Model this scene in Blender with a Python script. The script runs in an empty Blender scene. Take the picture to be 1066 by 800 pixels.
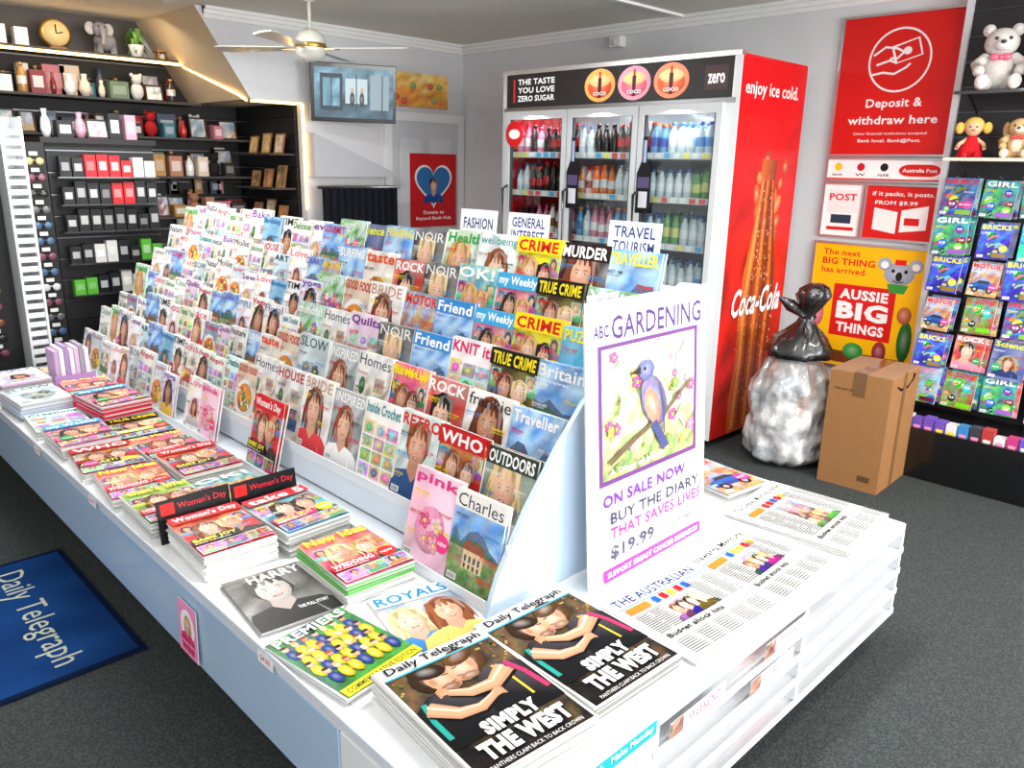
import bpy, math, random
from mathutils import Vector, Matrix, noise
R = random.Random(11)
scene = bpy.context.scene
try:
    scene.view_settings.view_transform = 'Standard'
    scene.view_settings.look = 'None'
except Exception:
    pass

# ---------------------------------------------------------------- colour
def l1(v):
    v = max(0.0, min(1.0, v / 255.0))
    return v / 12.92 if v <= 0.04045 else ((v + 0.055) / 1.055) ** 2.4
def C(r, g, b, a=0.0):
    return (l1(r), l1(g), l1(b), a)
def mixc(a, b, t):
    return tuple(a[i] * (1 - t) + b[i] * t for i in range(4))
WHITE = C(250, 250, 250); BLACK = C(14, 14, 16); RED = C(226, 30, 28)

# ---------------------------------------------------------------- materials
def vmat(name, rough=0.5, metal=0.0, emit=0.0, spec=0.5, coat=0.0, bump=0.0, bscale=80, var=0.0, colnoise=False):
    m = bpy.data.materials.new(name); m.use_nodes = True
    nt = m.node_tree; N = nt.nodes; L = nt.links
    p = N['Principled BSDF']
    at = N.new('ShaderNodeAttribute'); at.attribute_name = 'Col'
    tc = N.new('ShaderNodeTexCoord')
    nz = N.new('ShaderNodeTexNoise'); nz.inputs['Scale'].default_value = bscale; nz.inputs['Detail'].default_value = 5; nz.inputs['Roughness'].default_value = .62
    L.new(tc.outputs['Object'], nz.inputs['Vector'])
    mx = N.new('ShaderNodeMix'); mx.data_type = 'RGBA'; mx.blend_type = 'OVERLAY'
    L.new(at.outputs['Color'], mx.inputs[6])
    if colnoise:
        br = N.new('ShaderNodeBrightContrast'); br.inputs['Contrast'].default_value = .8; br.inputs['Bright'].default_value = .06
        L.new(nz.outputs['Color'], br.inputs[0]); L.new(br.outputs[0], mx.inputs[7])
    else:
        L.new(nz.outputs['Fac'], mx.inputs[7])
    ad = N.new('ShaderNodeMath'); ad.operation = 'ADD'; ad.inputs[1].default_value = var; ad.use_clamp = True
    L.new(at.outputs['Alpha'], ad.inputs[0]); L.new(ad.outputs[0], mx.inputs[0])
    L.new(mx.outputs[2], p.inputs['Base Color'])
    p.inputs['Roughness'].default_value = rough; p.inputs['Metallic'].default_value = metal
    p.inputs['Specular IOR Level'].default_value = spec
    p.inputs['Coat Weight'].default_value = coat
    if emit > 0:
        L.new(mx.outputs[2], p.inputs['Emission Color']); p.inputs['Emission Strength'].default_value = emit
    if bump > 0:
        b = N.new('ShaderNodeBump'); b.inputs['Strength'].default_value = bump; b.inputs['Distance'].default_value = 0.01
        L.new(nz.outputs['Fac'], b.inputs['Height']); L.new(b.outputs[0], p.inputs['Normal'])
    return m
M = {
 'matte': vmat('matte_paint', 0.6, var=0.03, bscale=12),
 'gloss': vmat('gloss_plastic', 0.22, coat=0.3),
 'print': vmat('printed_paper', 0.38, spec=0.3, bscale=60, colnoise=True),
 'news': vmat('newsprint', 0.85, spec=0.1, bscale=60, colnoise=True),
 'metal': vmat('brushed_metal', 0.3, metal=0.9),
 'glow': vmat('backlit_print', 0.4, emit=0.55, bscale=50),
 'led': vmat('led_emitter', 0.5, emit=8.0),
 'fuzzy': vmat('plush_fabric', 0.95, spec=0.1, bump=0.9, bscale=160, var=0.1),
 'card': vmat('cardboard', 0.8, spec=0.15, bump=0.15, bscale=30, var=0.12),
 'bag': vmat('bag_plastic', 0.14, spec=0.6, coat=0.7, bump=1.0, bscale=24, var=0.12),
 'cloth': vmat('woven_fabric', 0.95, spec=0.05, bump=0.4, bscale=220, var=0.15),
}
def glassmat():
    m = bpy.data.materials.new('door_glass'); m.use_nodes = True
    nt = m.node_tree; N = nt.nodes; L = nt.links; N.clear()
    o = N.new('ShaderNodeOutputMaterial'); t = N.new('ShaderNodeBsdfTransparent'); g = N.new('ShaderNodeBsdfGlossy')
    t.inputs[0].default_value = (0.9, 0.93, 0.93, 1); g.inputs['Roughness'].default_value = 0.03
    x = N.new('ShaderNodeMixShader'); x.inputs[0].default_value = 0.1
    L.new(t.outputs[0], x.inputs[1]); L.new(g.outputs[0], x.inputs[2]); L.new(x.outputs[0], o.inputs[0])
    return m
M['glass'] = glassmat()

def surf(name, c1, c2, scale, rough, bump=0.2, bdist=0.005, kind='noise', p0=.3, p1=.7):
    m = bpy.data.materials.new(name); m.use_nodes = True
    nt = m.node_tree; N = nt.nodes; L = nt.links; p = N['Principled BSDF']
    tc = N.new('ShaderNodeTexCoord')
    if kind == 'noise':
        t = N.new('ShaderNodeTexNoise'); t.inputs['Detail'].default_value = 6; out = t.outputs['Fac']
    else:
        t = N.new('ShaderNodeTexVoronoi'); out = t.outputs['Distance']
    t.inputs['Scale'].default_value = scale
    L.new(tc.outputs['Object'], t.inputs['Vector'])
    r = N.new('ShaderNodeValToRGB'); r.color_ramp.elements[0].color = c1[:3] + (1,); r.color_ramp.elements[1].color = c2[:3] + (1,)
    r.color_ramp.elements[0].position = p0; r.color_ramp.elements[1].position = p1
    L.new(out, r.inputs[0]); L.new(r.outputs[0], p.inputs['Base Color'])
    b = N.new('ShaderNodeBump'); b.inputs['Strength'].default_value = bump; b.inputs['Distance'].default_value = bdist
    L.new(out, b.inputs['Height']); L.new(b.outputs[0], p.inputs['Normal'])
    p.inputs['Roughness'].default_value = rough; p.inputs['Specular IOR Level'].default_value = 0.2
    return m
M['floor'] = surf('carpet_grey', C(38, 43, 43), C(68, 73, 73), 150, 0.95, 0.5, 0.003, 'vor', .1, .8)
M['wall'] = surf('wall_paint', C(216, 217, 220), C(222, 223, 226), 3, 0.6, 0.05)
M['ceil'] = surf('ceiling_paint', C(226, 223, 213), C(232, 229, 220), 2, 0.8, 0.05)

# ---------------------------------------------------------------- mesh builder
def frame(o, x, y):
    x = Vector(x).normalized(); y = Vector(y).normalized(); z = x.cross(y)
    m = Matrix.Identity(4)
    for i in range(3):
        m[i][0] = x[i]; m[i][1] = y[i]; m[i][2] = z[i]; m[i][3] = o[i]
    return m
def T(x, y, z): return Matrix.Translation((x, y, z))
def Rz(d): return Matrix.Rotation(math.radians(d), 4, 'Z')
def Rx(d): return Matrix.Rotation(math.radians(d), 4, 'X')
def Ry(d): return Matrix.Rotation(math.radians(d), 4, 'Y')

class Bd:
    def __init__(s): s.v = []; s.f = []; s.c = []; s.m = []; s.sm = []; s.mats = []
    def mi(s, k):
        if k not in s.mats: s.mats.append(k)
        return s.mats.index(k)
    def add(s, vs, fs, col, mat='matte', X=None, smooth=False):
        o = len(s.v); per = isinstance(col, list)
        for i, p in enumerate(vs):
            s.v.append(tuple(X @ Vector(p)) if X is not None else tuple(p))
            s.c.append(col[i] if per else col)
        k = s.mi(mat)
        for f in fs:
            s.f.append([a + o for a in f]); s.m.append(k); s.sm.append(smooth)
    def box(s, x0, y0, z0, x1, y1, z1, col, mat='matte', X=None):
        vs = [(x0,y0,z0),(x1,y0,z0),(x1,y1,z0),(x0,y1,z0),(x0,y0,z1),(x1,y0,z1),(x1,y1,z1),(x0,y1,z1)]
        fs = [(0,3,2,1),(4,5,6,7),(0,1,5,4),(1,2,6,5),(2,3,7,6),(3,0,4,7)]
        s.add(vs, fs, col, mat, X)
    def lathe(s, prof, col, mat='gloss', X=None, seg=14, cols=None, smooth=True):
        vs = []; fs = []; cc = []
        for j, (r, z) in enumerate(prof):
            for i in range(seg):
                a = 2 * math.pi * i / seg
                vs.append((r * math.cos(a), r * math.sin(a), z)); cc.append(cols[j] if cols else col)
        for j in range(len(prof) - 1):
            for i in range(seg):
                k = (i + 1) % seg
                fs.append((j*seg+i, j*seg+k, (j+1)*seg+k, (j+1)*seg+i))
        fs.append(tuple(reversed(range(seg)))); fs.append(tuple((len(prof)-1)*seg + i for i in range(seg)))
        s.add(vs, fs, cc, mat, X, smooth)
    def ball(s, c, r, col, mat='fuzzy', X=None, seg=14, rings=9):
        if not isinstance(r, (tuple, list)): r = (r, r, r)
        vs = [(c[0], c[1], c[2] - r[2])]; fs = []
        for j in range(1, rings):
            t = -math.pi/2 + math.pi * j / rings
            for i in range(seg):
                a = 2*math.pi*i/seg
                vs.append((c[0]+r[0]*math.cos(t)*math.cos(a), c[1]+r[1]*math.cos(t)*math.sin(a), c[2]+r[2]*math.sin(t)))
        vs.append((c[0], c[1], c[2] + r[2])); n = len(vs) - 1
        for i in range(seg):
            k = (i+1) % seg
            fs.append((0, 1+k, 1+i))
            for j in range(rings-2):
                fs.append((1+j*seg+i, 1+j*seg+k, 1+(j+1)*seg+k, 1+(j+1)*seg+i))
            fs.append((1+(rings-2)*seg+i, 1+(rings-2)*seg+k, n))
        s.add(vs, fs, col, mat, X, True)
    def tube(s, pts, r, col, mat='metal', X=None, seg=8):
        vs = []; fs = []; n = len(pts); P = [Vector(p) for p in pts]
        rr = r if isinstance(r, list) else [r]*n
        for j in range(n):
            d = (P[min(j+1, n-1)] - P[max(j-1, 0)]).normalized()
            a = d.cross(Vector((0, 0, 1)))
            if a.length < 0.05: a = d.cross(Vector((1, 0, 0)))
            a.normalize(); b = d.cross(a)
            for i in range(seg):
                t = 2*math.pi*i/seg
                vs.append(tuple(P[j] + rr[j]*(a*math.cos(t) + b*math.sin(t))))
        for j in range(n-1):
            for i in range(seg):
                k = (i+1) % seg
                fs.append((j*seg+i, j*seg+k, (j+1)*seg+k, (j+1)*seg+i))
        fs.append(tuple(range(seg))); fs.append(tuple(reversed([(n-1)*seg+i for i in range(seg)])))
        s.add(vs, fs, col, mat, X, True)
    def prism(s, pts, d0, d1, col, mat='matte', X=None):
        n = len(pts)
        vs = [(p[0], p[1], d0) for p in pts] + [(p[0], p[1], d1) for p in pts]
        fs = [tuple(reversed(range(n))), tuple(range(n, 2*n))] + [(i, (i+1) % n, n+(i+1) % n, n+i) for i in range(n)]
        s.add(vs, fs, col, mat, X)
    def canvas(s, cv, X, mat='print', back=0.0, backcol=None):
        if back > 0:
            s.box(0, 0, -back, cv.w, cv.h, -0.0001, backcol or C(235, 235, 232), 'news', X)
        for vs, fs, cols, n in cv.sh:
            s.add([(a, b, n * 0.000035) for a, b in vs], fs, cols, mat, X)
    def mesh(s, name):
        me = bpy.data.meshes.new(name)
        me.from_pydata(s.v, [], s.f)
        a = me.color_attributes.new('Col', 'FLOAT_COLOR', 'POINT')
        flat = [x for c in s.c for x in c]
        a.data.foreach_set('color', flat)
        for k in s.mats: me.materials.append(M[k])
        me.polygons.foreach_set('material_index', s.m)
        me.polygons.foreach_set('use_smooth', s.sm)
        me.update()
        return me
    def build(s, name, parent=None, bevel=0.0, X=None):
        o = bpy.data.objects.new(name, s.mesh(name)); scene.collection.objects.link(o)
        if X is not None: o.matrix_world = X
        if parent is not None: o.parent = parent
        if bevel > 0:
            m = o.modifiers.new('bevel', 'BEVEL'); m.width = bevel; m.segments = 2; m.limit_method = 'ANGLE'; m.angle_limit = 0.8
        return o
def empty(name, loc=(0, 0, 0)):
    e = bpy.data.objects.new(name, None); e.empty_display_size = 0.1
    scene.collection.objects.link(e); return e

# ---------------------------------------------------------------- flat print canvas
TC = {}
def tmesh(s, bold, shear):
    k = (s, bold, shear)
    if k in TC: return TC[k]
    cu = bpy.data.curves.new('t', 'FONT'); cu.body = s; cu.resolution_u = 2; cu.offset = bold; cu.shear = shear
    cu.space_character = 1.0 + bold * 2
    ob = bpy.data.objects.new('t', cu); scene.collection.objects.link(ob)
    bpy.context.view_layer.update()
    me = bpy.data.meshes.new_from_object(ob.evaluated_get(bpy.context.evaluated_depsgraph_get()))
    vs = [(v.co.x, v.co.y) for v in me.vertices]; fs = [tuple(p.vertices) for p in me.polygons]
    ff = []
    for f in fs:
        ar = sum(vs[f[i]][0]*vs[f[(i+1) % len(f)]][1]-vs[f[(i+1) % len(f)]][0]*vs[f[i]][1] for i in range(len(f)))
        ff.append(f if ar > 0 else tuple(reversed(f)))
    bpy.data.objects.remove(ob); bpy.data.curves.remove(cu); bpy.data.meshes.remove(me)
    if not vs: vs = [(0, 0), (1, 0), (1, 1)]; ff = []
    xs = [v[0] for v in vs]; ys = [v[1] for v in vs]
    TC[k] = (vs, ff, min(xs), max(xs), min(ys), max(ys)); return TC[k]
class Cv:
    def __init__(s, w, h, bg=WHITE):
        s.w = w; s.h = h; s.sh = []; s.n = 0; s.rect(0, 0, w, h, bg)
    def put(s, vs, fs, cols):
        vs = [(max(0, min(s.w, a)), max(0, min(s.h, b))) for a, b in vs]
        if not isinstance(cols, list): cols = [cols]*len(vs)
        s.sh.append((vs, fs, cols, s.n)); s.n += 1
    def rect(s, x0, y0, x1, y1, c): s.put([(x0,y0),(x1,y0),(x1,y1),(x0,y1)], [(0,1,2,3)], c)
    def photo(s, x0, y0, x1, y1, pal, nx=7, ny=8, a=0.6, rr=None):
        rr = rr or R; vs = []; cols = []; fs = []
        for j in range(ny+1):
            for i in range(nx+1):
                vs.append((x0+(x1-x0)*i/nx, y0+(y1-y0)*j/ny))
                t = j/ny*(len(pal)-1); k = int(min(len(pal)-2, max(0, t + rr.uniform(-.9, .9)))) if len(pal) > 1 else 0
                c = mixc(pal[k], pal[min(k+1, len(pal)-1)], rr.random()); q = rr.uniform(.7, 1.35)
                cols.append((min(1, c[0]*q), min(1, c[1]*q), min(1, c[2]*q), a))
        for j in range(ny):
            for i in range(nx):
                p = j*(nx+1)+i; fs.append((p, p+1, p+nx+2, p+nx+1))
        s.put(vs, fs, cols)
    def ell(s, cx, cy, rx, ry, c, seg=18, rot=0):
        cr, sr = math.cos(math.radians(rot)), math.sin(math.radians(rot)); vs = []
        for i in range(seg):
            t = 2*math.pi*i/seg; u = rx*math.cos(t); v = ry*math.sin(t)
            vs.append((cx+u*cr-v*sr, cy+u*sr+v*cr))
        s.put(vs, [tuple(range(seg))], c)
    def gell(s, cx, cy, rx, ry, c, seg=16, rot=0, d=.55, la=2.3, a=.12):
        cr, sr = math.cos(math.radians(rot)), math.sin(math.radians(rot)); vs = [(cx+.2*rx*math.cos(la), cy+.2*ry*math.sin(la))]; cols = [mixc(c, WHITE, .22)[:3]+(a,)]; fs = []
        for rg in (.62, 1.0):
            for i in range(seg):
                t = 2*math.pi*i/seg; u = rg*rx*math.cos(t); v = rg*ry*math.sin(t); vs.append((cx+u*cr-v*sr, cy+u*sr+v*cr))
                q = (.5+.5*math.cos(t-la)); k = (1-d*(1-q)) if rg == 1.0 else (1-.35*d*(1-q)); cols.append((c[0]*k, c[1]*k*(.96 if rg == 1 else 1), c[2]*k*(.94 if rg == 1 else 1), a))
        for i in range(seg):
            k = (i+1) % seg; fs.append((0, 1+i, 1+k)); fs.append((1+i, 1+seg+i, 1+seg+k, 1+k))
        s.put(vs, fs, cols)
    def ring(s, cx, cy, r0, r1, c, seg=40):
        vs = [(cx+r*math.cos(2*math.pi*i/seg), cy+r*math.sin(2*math.pi*i/seg)) for r in (r0, r1) for i in range(seg)]
        s.put(vs, [(i, (i+1) % seg, seg+(i+1) % seg, seg+i)[::-1] for i in range(seg)], c)
    def poly(s, pts, c): s.put(list(pts), [tuple(range(len(pts)))], c)
    def stroke(s, pts, w, c):
        vs = []; n = len(pts)
        ws = w if isinstance(w, list) else [w]*n
        for i, p in enumerate(pts):
            a = pts[max(0, i-1)]; b = pts[min(n-1, i+1)]; dx, dy = b[0]-a[0], b[1]-a[1]; L = math.hypot(dx, dy) or 1
            vs += [(p[0]+dy/L*ws[i]/2, p[1]-dx/L*ws[i]/2), (p[0]-dy/L*ws[i]/2, p[1]+dx/L*ws[i]/2)]
        s.put(vs, [(2*i, 2*i+2, 2*i+3, 2*i+1) for i in range(n-1)], c)
    def text(s, t, x0, y0, x1, y1, c, bold=0.0, shear=0.0):
        vs, fs, a, b, d, e = tmesh(t, bold, shear)
        sx = (x1-x0)/(b-a); sy = (y1-y0)/(e-d)
        s.put([(x0+(u-a)*sx, y0+(v-d)*sy) for u, v in vs], fs, c)
    def person(s, cx, y0, k, skin, hair, top, long=True, rr=None):
        rr = rr or R; dh = mixc(hair, BLACK, .45); lh = mixc(hair, WHITE, .18); tl = rr.uniform(-.06, .06)*k
        hx = cx+tl
        if long:
            s.gell(hx, y0+1.3*k, .56*k, .82*k, hair, 16, 0, .6, 2.2, .5)
            for i in range(9):
                q = -.5+i/8; s.stroke([(hx+q*.5*k, y0+1.85*k), (hx+q*1.05*k, y0+1.3*k), (hx+q*(1.15+rr.uniform(-.1, .25))*k, y0+(.55+rr.uniform(-.15, .1))*k)], [.05*k, .11*k, .04*k], rr.choice([hair, dh, lh]))
        dk = mixc(top, BLACK, .4)
        sp = [(cx-1.15*k, y0), (cx+1.15*k, y0), (cx+1.02*k, y0+.45*k), (cx+.7*k, y0+.66*k), (cx+.2*k, y0+.78*k), (cx-.2*k, y0+.78*k), (cx-.7*k, y0+.66*k), (cx-1.02*k, y0+.45*k)]
        s.put(sp, [tuple(range(8))], [dk, dk, dk, top, top, top, top, mixc(top, BLACK, .1)])
        s.stroke([(cx-.55*k, y0), (cx-.45*k, y0+.4*k), (cx-.3*k, y0+.65*k)], [.05*k, .03*k, .01*k], dk); s.stroke([(cx+.6*k, y0), (cx+.5*k, y0+.4*k)], [.06*k, .02*k], mixc(top, WHITE, .2))
        s.poly([(cx-.2*k, y0+1.1*k), (cx-.24*k, y0+.75*k), (cx, y0+.48*k), (cx+.24*k, y0+.75*k), (cx+.2*k, y0+1.1*k)], mixc(skin, C(120, 60, 40), .35))
        s.gell(hx, y0+1.5*k, .44*k, .58*k, hair, 14, 0, .6, 2.2, .4)
        s.gell(hx, y0+1.36*k, .335*k, .49*k, skin, 16, 0, .42, 2.4, .05)
        s.gell(hx-.16*k, y0+1.24*k, .09*k, .08*k, mixc(skin, C(240, 120, 110), .25), 8, 0, .1); s.gell(hx+.16*k, y0+1.24*k, .08*k, .08*k, mixc(skin, C(200, 100, 90), .3), 8, 0, .1)
        for i in range(6):
            q = -.5+i/5; s.stroke([(hx+.08*k, y0+2.0*k), (hx+q*.75*k, y0+1.88*k), (hx+q*.86*k, y0+(1.62 if abs(q) < .4 else 1.3)*k)], [.05*k, .17*k, .05*k], [hair, dh, lh][i % 3])
        for sg in (-1, 1):
            ex = hx+sg*.14*k; s.ell(ex, y0+1.405*k, .062*k, .028*k, mixc(skin, C(70, 40, 30), .6), 8); s.ell(ex, y0+1.4*k, .05*k, .018*k, C(235, 232, 228), 8); s.ell(ex, y0+1.4*k, .02*k, .02*k, C(45, 35, 30), 6)
            s.stroke([(ex-.08*k, y0+1.48*k), (ex, y0+1.505*k), (ex+.08*k, y0+1.48*k)], [.012*k, .024*k, .01*k], mixc(hair, BLACK, .5))
        s.stroke([(hx+.035*k, y0+1.4*k), (hx+.05*k, y0+1.27*k)], [.008*k, .03*k], mixc(skin, C(140, 70, 50), .3)); s.ell(hx, y0+1.245*k, .055*k, .018*k, mixc(skin, C(130, 60, 45), .4), 8)
        s.ell(hx, y0+1.115*k, .115*k, .042*k, C(176, 60, 66), 10); s.ell(hx, y0+1.12*k, .08*k, .014*k, C(245, 240, 238), 8)

SK = [C(238, 190, 160), C(245, 205, 180), C(200, 145, 110), C(225, 170, 140)]
HR = [C(60, 38, 25), C(215, 170, 100), C(150, 85, 45), C(30, 24, 22), C(235, 205, 150), C(120, 60, 35)]
PHR = ['BEST EVER', 'WIN $5000', '50 IDEAS', 'Exclusive', 'Real life', 'Easy recipes', 'NEW LOOK', 'Summer', 'At home with', 'SECRETS', 'Style guide', 'FREE inside', 'My true story', 'HOT 100', 'Top tips', 'Travel & food']
LINEC = [WHITE, C(250, 225, 30), C(20, 20, 20), C(225, 30, 110), C(40, 150, 215), C(230, 40, 40)]
def rc3(r, a=60, b=240): return C(r.randint(a, b), r.randint(a, b), r.randint(a, b))

def flower(c, x, y, q, k):
    for a in range(5): c.gell(x+q*.8*math.cos(a*1.257), y+q*.8*math.sin(a*1.257), q*.55, q*.5, k, 7, 0, .4)
    c.ell(x, y, q*.35, q*.35, C(250, 220, 80), 7)
def cover(title, bg, tcol, kind, seed, w=.208, h=.275, tb=.03, shear=0, band=None, sub=None):
    r = random.Random(seed); c = Cv(w, h, bg); dark = sum(bg[:3]) < .7
    if kind == 'face':
        c.photo(0, 0, w, h, [mixc(bg, BLACK, .25), bg, mixc(bg, WHITE, .35)], 6, 7, .3, r)
        c.person(w*r.uniform(.42, .6), h*r.uniform(-.08, .02), h*.42*r.uniform(.95, 1.12), r.choice(SK), r.choice(HR), r.choice([C(230, 60, 70), C(40, 90, 150), WHITE, C(40, 40, 45), C(250, 200, 60), C(240, 150, 180)]), r.random() < .8, r)
    elif kind == 'gossip':
        c.photo(0, 0, w, h, [mixc(bg, BLACK, .4), bg, mixc(bg, C(255, 230, 120), .4)], 7, 8, .5, r)
        for i in range(2):
            x = w*(.02+.74*i); c.photo(x, h*.55, x+w*.22, h*.78, [rc3(r), rc3(r)], 4, 4, .6, r); c.person(x+w*.11, h*.55, h*.105, r.choice(SK), r.choice(HR), rc3(r), r.random() < .5, r)
        c.person(w*.37, h*.2, h*.27, r.choice(SK), r.choice(HR), r.choice([C(200, 40, 60), C(40, 60, 120), WHITE]), True, r)
        c.person(w*.68, h*.16, h*.27, r.choice(SK), r.choice(HR), r.choice([C(30, 130, 120), C(60, 60, 60), C(240, 220, 60)]), False, r)
        for i in range(3):
            x = w*(.02+.33*i); c.rect(x-.002, .003, x+w*.3+.002, h*.2+.002, WHITE); c.photo(x, .005, x+w*.3, h*.2, [rc3(r), rc3(r), rc3(r)], 5, 5, .7, r); c.person(x+w*r.uniform(.1, .2), .005, h*.085, r.choice(SK), r.choice(HR), rc3(r), r.random() < .5, r)
        c.rect(0, h*.22, w*.66, h*.36, r.choice([C(250, 225, 30), C(225, 30, 60), C(230, 40, 130), BLACK]))
        c.text(r.choice(['WEDDING', 'BABY JOY', 'SHOCK SPLIT', 'AT LAST!', 'HER SECRET']), w*.03, h*.265, w*.62, h*.345, WHITE if r.random() < .6 else C(255, 240, 60), .035); c.text(r.choice(PHR), w*.03, h*.23, w*.5, h*.255, WHITE, .02)
    elif kind == 'garden':
        c.photo(0, 0, w, h, [C(60, 120, 50), C(120, 175, 85), C(205, 228, 235)], 9, 10, .7, r)
        for i in range(20): flower(c, r.uniform(.05, .95)*w, r.uniform(.03, .65)*h, r.uniform(.007, .02), r.choice([C(235, 80, 140), C(250, 200, 60), C(245, 245, 250), C(150, 90, 200), C(230, 60, 50)]))
    elif kind == 'food':
        c.photo(0, 0, w, h, [mixc(bg, C(200, 150, 100), .4), bg], 5, 6, .3, r)
        c.gell(w*.5, h*.36, w*.46, w*.46, C(240, 240, 240), 28, 0, .25); c.gell(w*.5, h*.36, w*.36, w*.36, C(225, 150, 60), 24, 0, .5, 2.3, .6)
        for i in range(34):
            a = r.uniform(0, 6.28); q = r.uniform(0, w*.3); c.gell(w*.5+q*math.cos(a), h*.36+q*math.sin(a), r.uniform(.006, .02), r.uniform(.005, .013), r.choice([C(200, 50, 30), C(90, 150, 50), C(250, 220, 120), C(150, 80, 40), C(250, 240, 220)]), 8, r.uniform(0, 90))
    elif kind == 'scene':
        c.photo(0, h*.4, w, h, [C(190, 220, 245), C(70, 140, 220)], 6, 5, .3, r)
        c.photo(0, 0, w, h*.42, [C(60, 110, 60), C(120, 145, 90), C(165, 155, 125)], 9, 6, .8, r)
        pts = [(0, h*.4)] + [(w*(i+.5)/7, h*r.uniform(.42, .64)) for i in range(7)] + [(w, h*.4)]
        c.poly(pts, C(90, 112, 145, .6)); c.poly([(x, h*.4+(y-h*.4)*.55) for x, y in pts], C(70, 110, 80, .7))
        if r.random() < .6:
            c.rect(w*.3, h*.2, w*.7, h*.4, C(215, 190, 155, .5)); c.poly([(w*.26, h*.4), (w*.74, h*.4), (w*.66, h*.5), (w*.34, h*.5)], C(140, 80, 58, .5))
            for i in range(4): c.rect(w*(.34+.09*i), h*.28, w*(.38+.09*i), h*.35, C(60, 70, 90)); c.rect(w*(.34+.09*i), h*.21, w*(.38+.09*i), h*.26, C(70, 60, 60))
        else:
            c.poly([(w*.1, h*.15), (w*.9, h*.12), (w*.7, h*.3), (w*.35, h*.32)], C(60, 160, 190, .5)); c.person(w*.5, h*.02, h*.15, r.choice(SK), r.choice(HR), rc3(r), True, r)
    elif kind == 'room':
        c.photo(0, 0, w, h, [C(175, 150, 125), C(238, 234, 228), C(225, 230, 235)], 7, 8, .3, r)
        k = r.choice([C(60, 110, 150), C(190, 90, 80), C(100, 130, 90), C(220, 180, 90)])
        c.photo(w*.1, h*.14, w*.9, h*.32, [mixc(k, BLACK, .4), k], 6, 3, .3, r); c.photo(w*.15, h*.3, w*.85, h*.44, [k, mixc(k, WHITE, .3)], 6, 3, .3, r); c.rect(w*.55, h*.52, w*.85, h*.72, C(230, 200, 150)); c.photo(w*.58, h*.54, w*.82, h*.7, [C(110, 150, 170), C(200, 160, 120)], 4, 4, .7, r)
        for i in range(3): c.gell(w*(.27+.22*i), h*.35, w*.08, h*.05, r.choice([WHITE, C(240, 200, 80), C(230, 120, 110)]), 8)
        c.gell(w*.22, h*.56, w*.09, h*.12, C(70, 120, 60), 9, 0, .5, 2, .9)
    elif kind == 'car':
        c.photo(0, 0, w, h, [C(150, 100, 60), C(200, 160, 110), C(120, 170, 220)], 8, 8, .8, r)
        k = r.choice([C(210, 30, 30), C(30, 90, 180), C(240, 200, 40), WHITE]); dk = mixc(k, BLACK, .5)
        cp = [(w*.08, h*.2), (w*.92, h*.2), (w*.95, h*.34), (w*.8, h*.38), (w*.68, h*.5), (w*.3, h*.5), (w*.2, h*.38), (w*.06, h*.34)]
        c.put(cp, [tuple(range(8))], [dk, dk, k, k, mixc(k, WHITE, .3), mixc(k, WHITE, .3), k, dk])
        c.poly([(w*.27, h*.38), (w*.72, h*.38), (w*.64, h*.47), (w*.34, h*.47)], C(40, 50, 60)); c.ell(w*.26, h*.19, .024, .024, BLACK); c.ell(w*.75, h*.19, .024, .024, BLACK); c.ell(w*.26, h*.19, .012, .012, C(160, 160, 165)); c.ell(w*.75, h*.19, .012, .012, C(160, 160, 165)); c.rect(w*.08, h*.27, w*.18, h*.31, C(255, 250, 200))
    elif kind == 'craft':
        c.photo(0, 0, w, h, [mixc(bg, WHITE, .5), bg], 4, 4, .2, r)
        for i in range(4):
            for j in range(3):
                x = w*(.05+.31*j); y = h*(.04+.175*i); c.photo(x, y, x+w*.28, y+h*.155, [rc3(r, 120, 250), rc3(r, 120, 250)], 3, 3, .5, r)
                c.gell(x+w*.14, y+h*.077, w*.09, h*.055, rc3(r, 90, 250), 9, 0, .5, 2, .5)
    elif kind == 'puzzle':
        c.photo(0, 0, w, h, [bg, mixc(bg, WHITE, .3)], 4, 4, .2, r); c.rect(w*.05, h*.05, w*.6, h*.5, WHITE)
        for i in range(7):
            for j in range(8):
                if r.random() < .35: c.rect(w*.05+w*.078*i, h*.05+h*.056*j, w*.05+w*.078*(i+1), h*.05+h*.056*(j+1), BLACK)
        c.person(w*.77, h*.1, h*.22, r.choice(SK), r.choice(HR), C(230, 50, 60), True, r)
    elif kind == 'plain':
        c.photo(0, 0, w, h, [bg, mixc(bg, WHITE, .2)], 4, 4, .12, r)
        c.gell(w*.5, h*.38, w*.32, w*.34, mixc(bg, tcol, .35), 20, 0, .4, 2, .5)
        if r.random() < .5: c.person(w*.5, h*.08, h*.25, r.choice(SK), r.choice(HR), mixc(bg, BLACK, .3), True, r)
        else:
            for i in range(6): flower(c, w*r.uniform(.3, .7), h*r.uniform(.2, .55), .02, mixc(tcol, WHITE, r.random()*.7))
    elif kind == 'kids':
        q1 = r.choice([C(20, 60, 150), C(20, 110, 60), C(160, 30, 60), C(50, 30, 110), C(15, 25, 50), C(200, 110, 30)])
        c.photo(0, 0, w, h, [q1, rc3(r, 20, 230), mixc(q1, C(60, 180, 230), .5)], 7, 8, .6, r)
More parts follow.
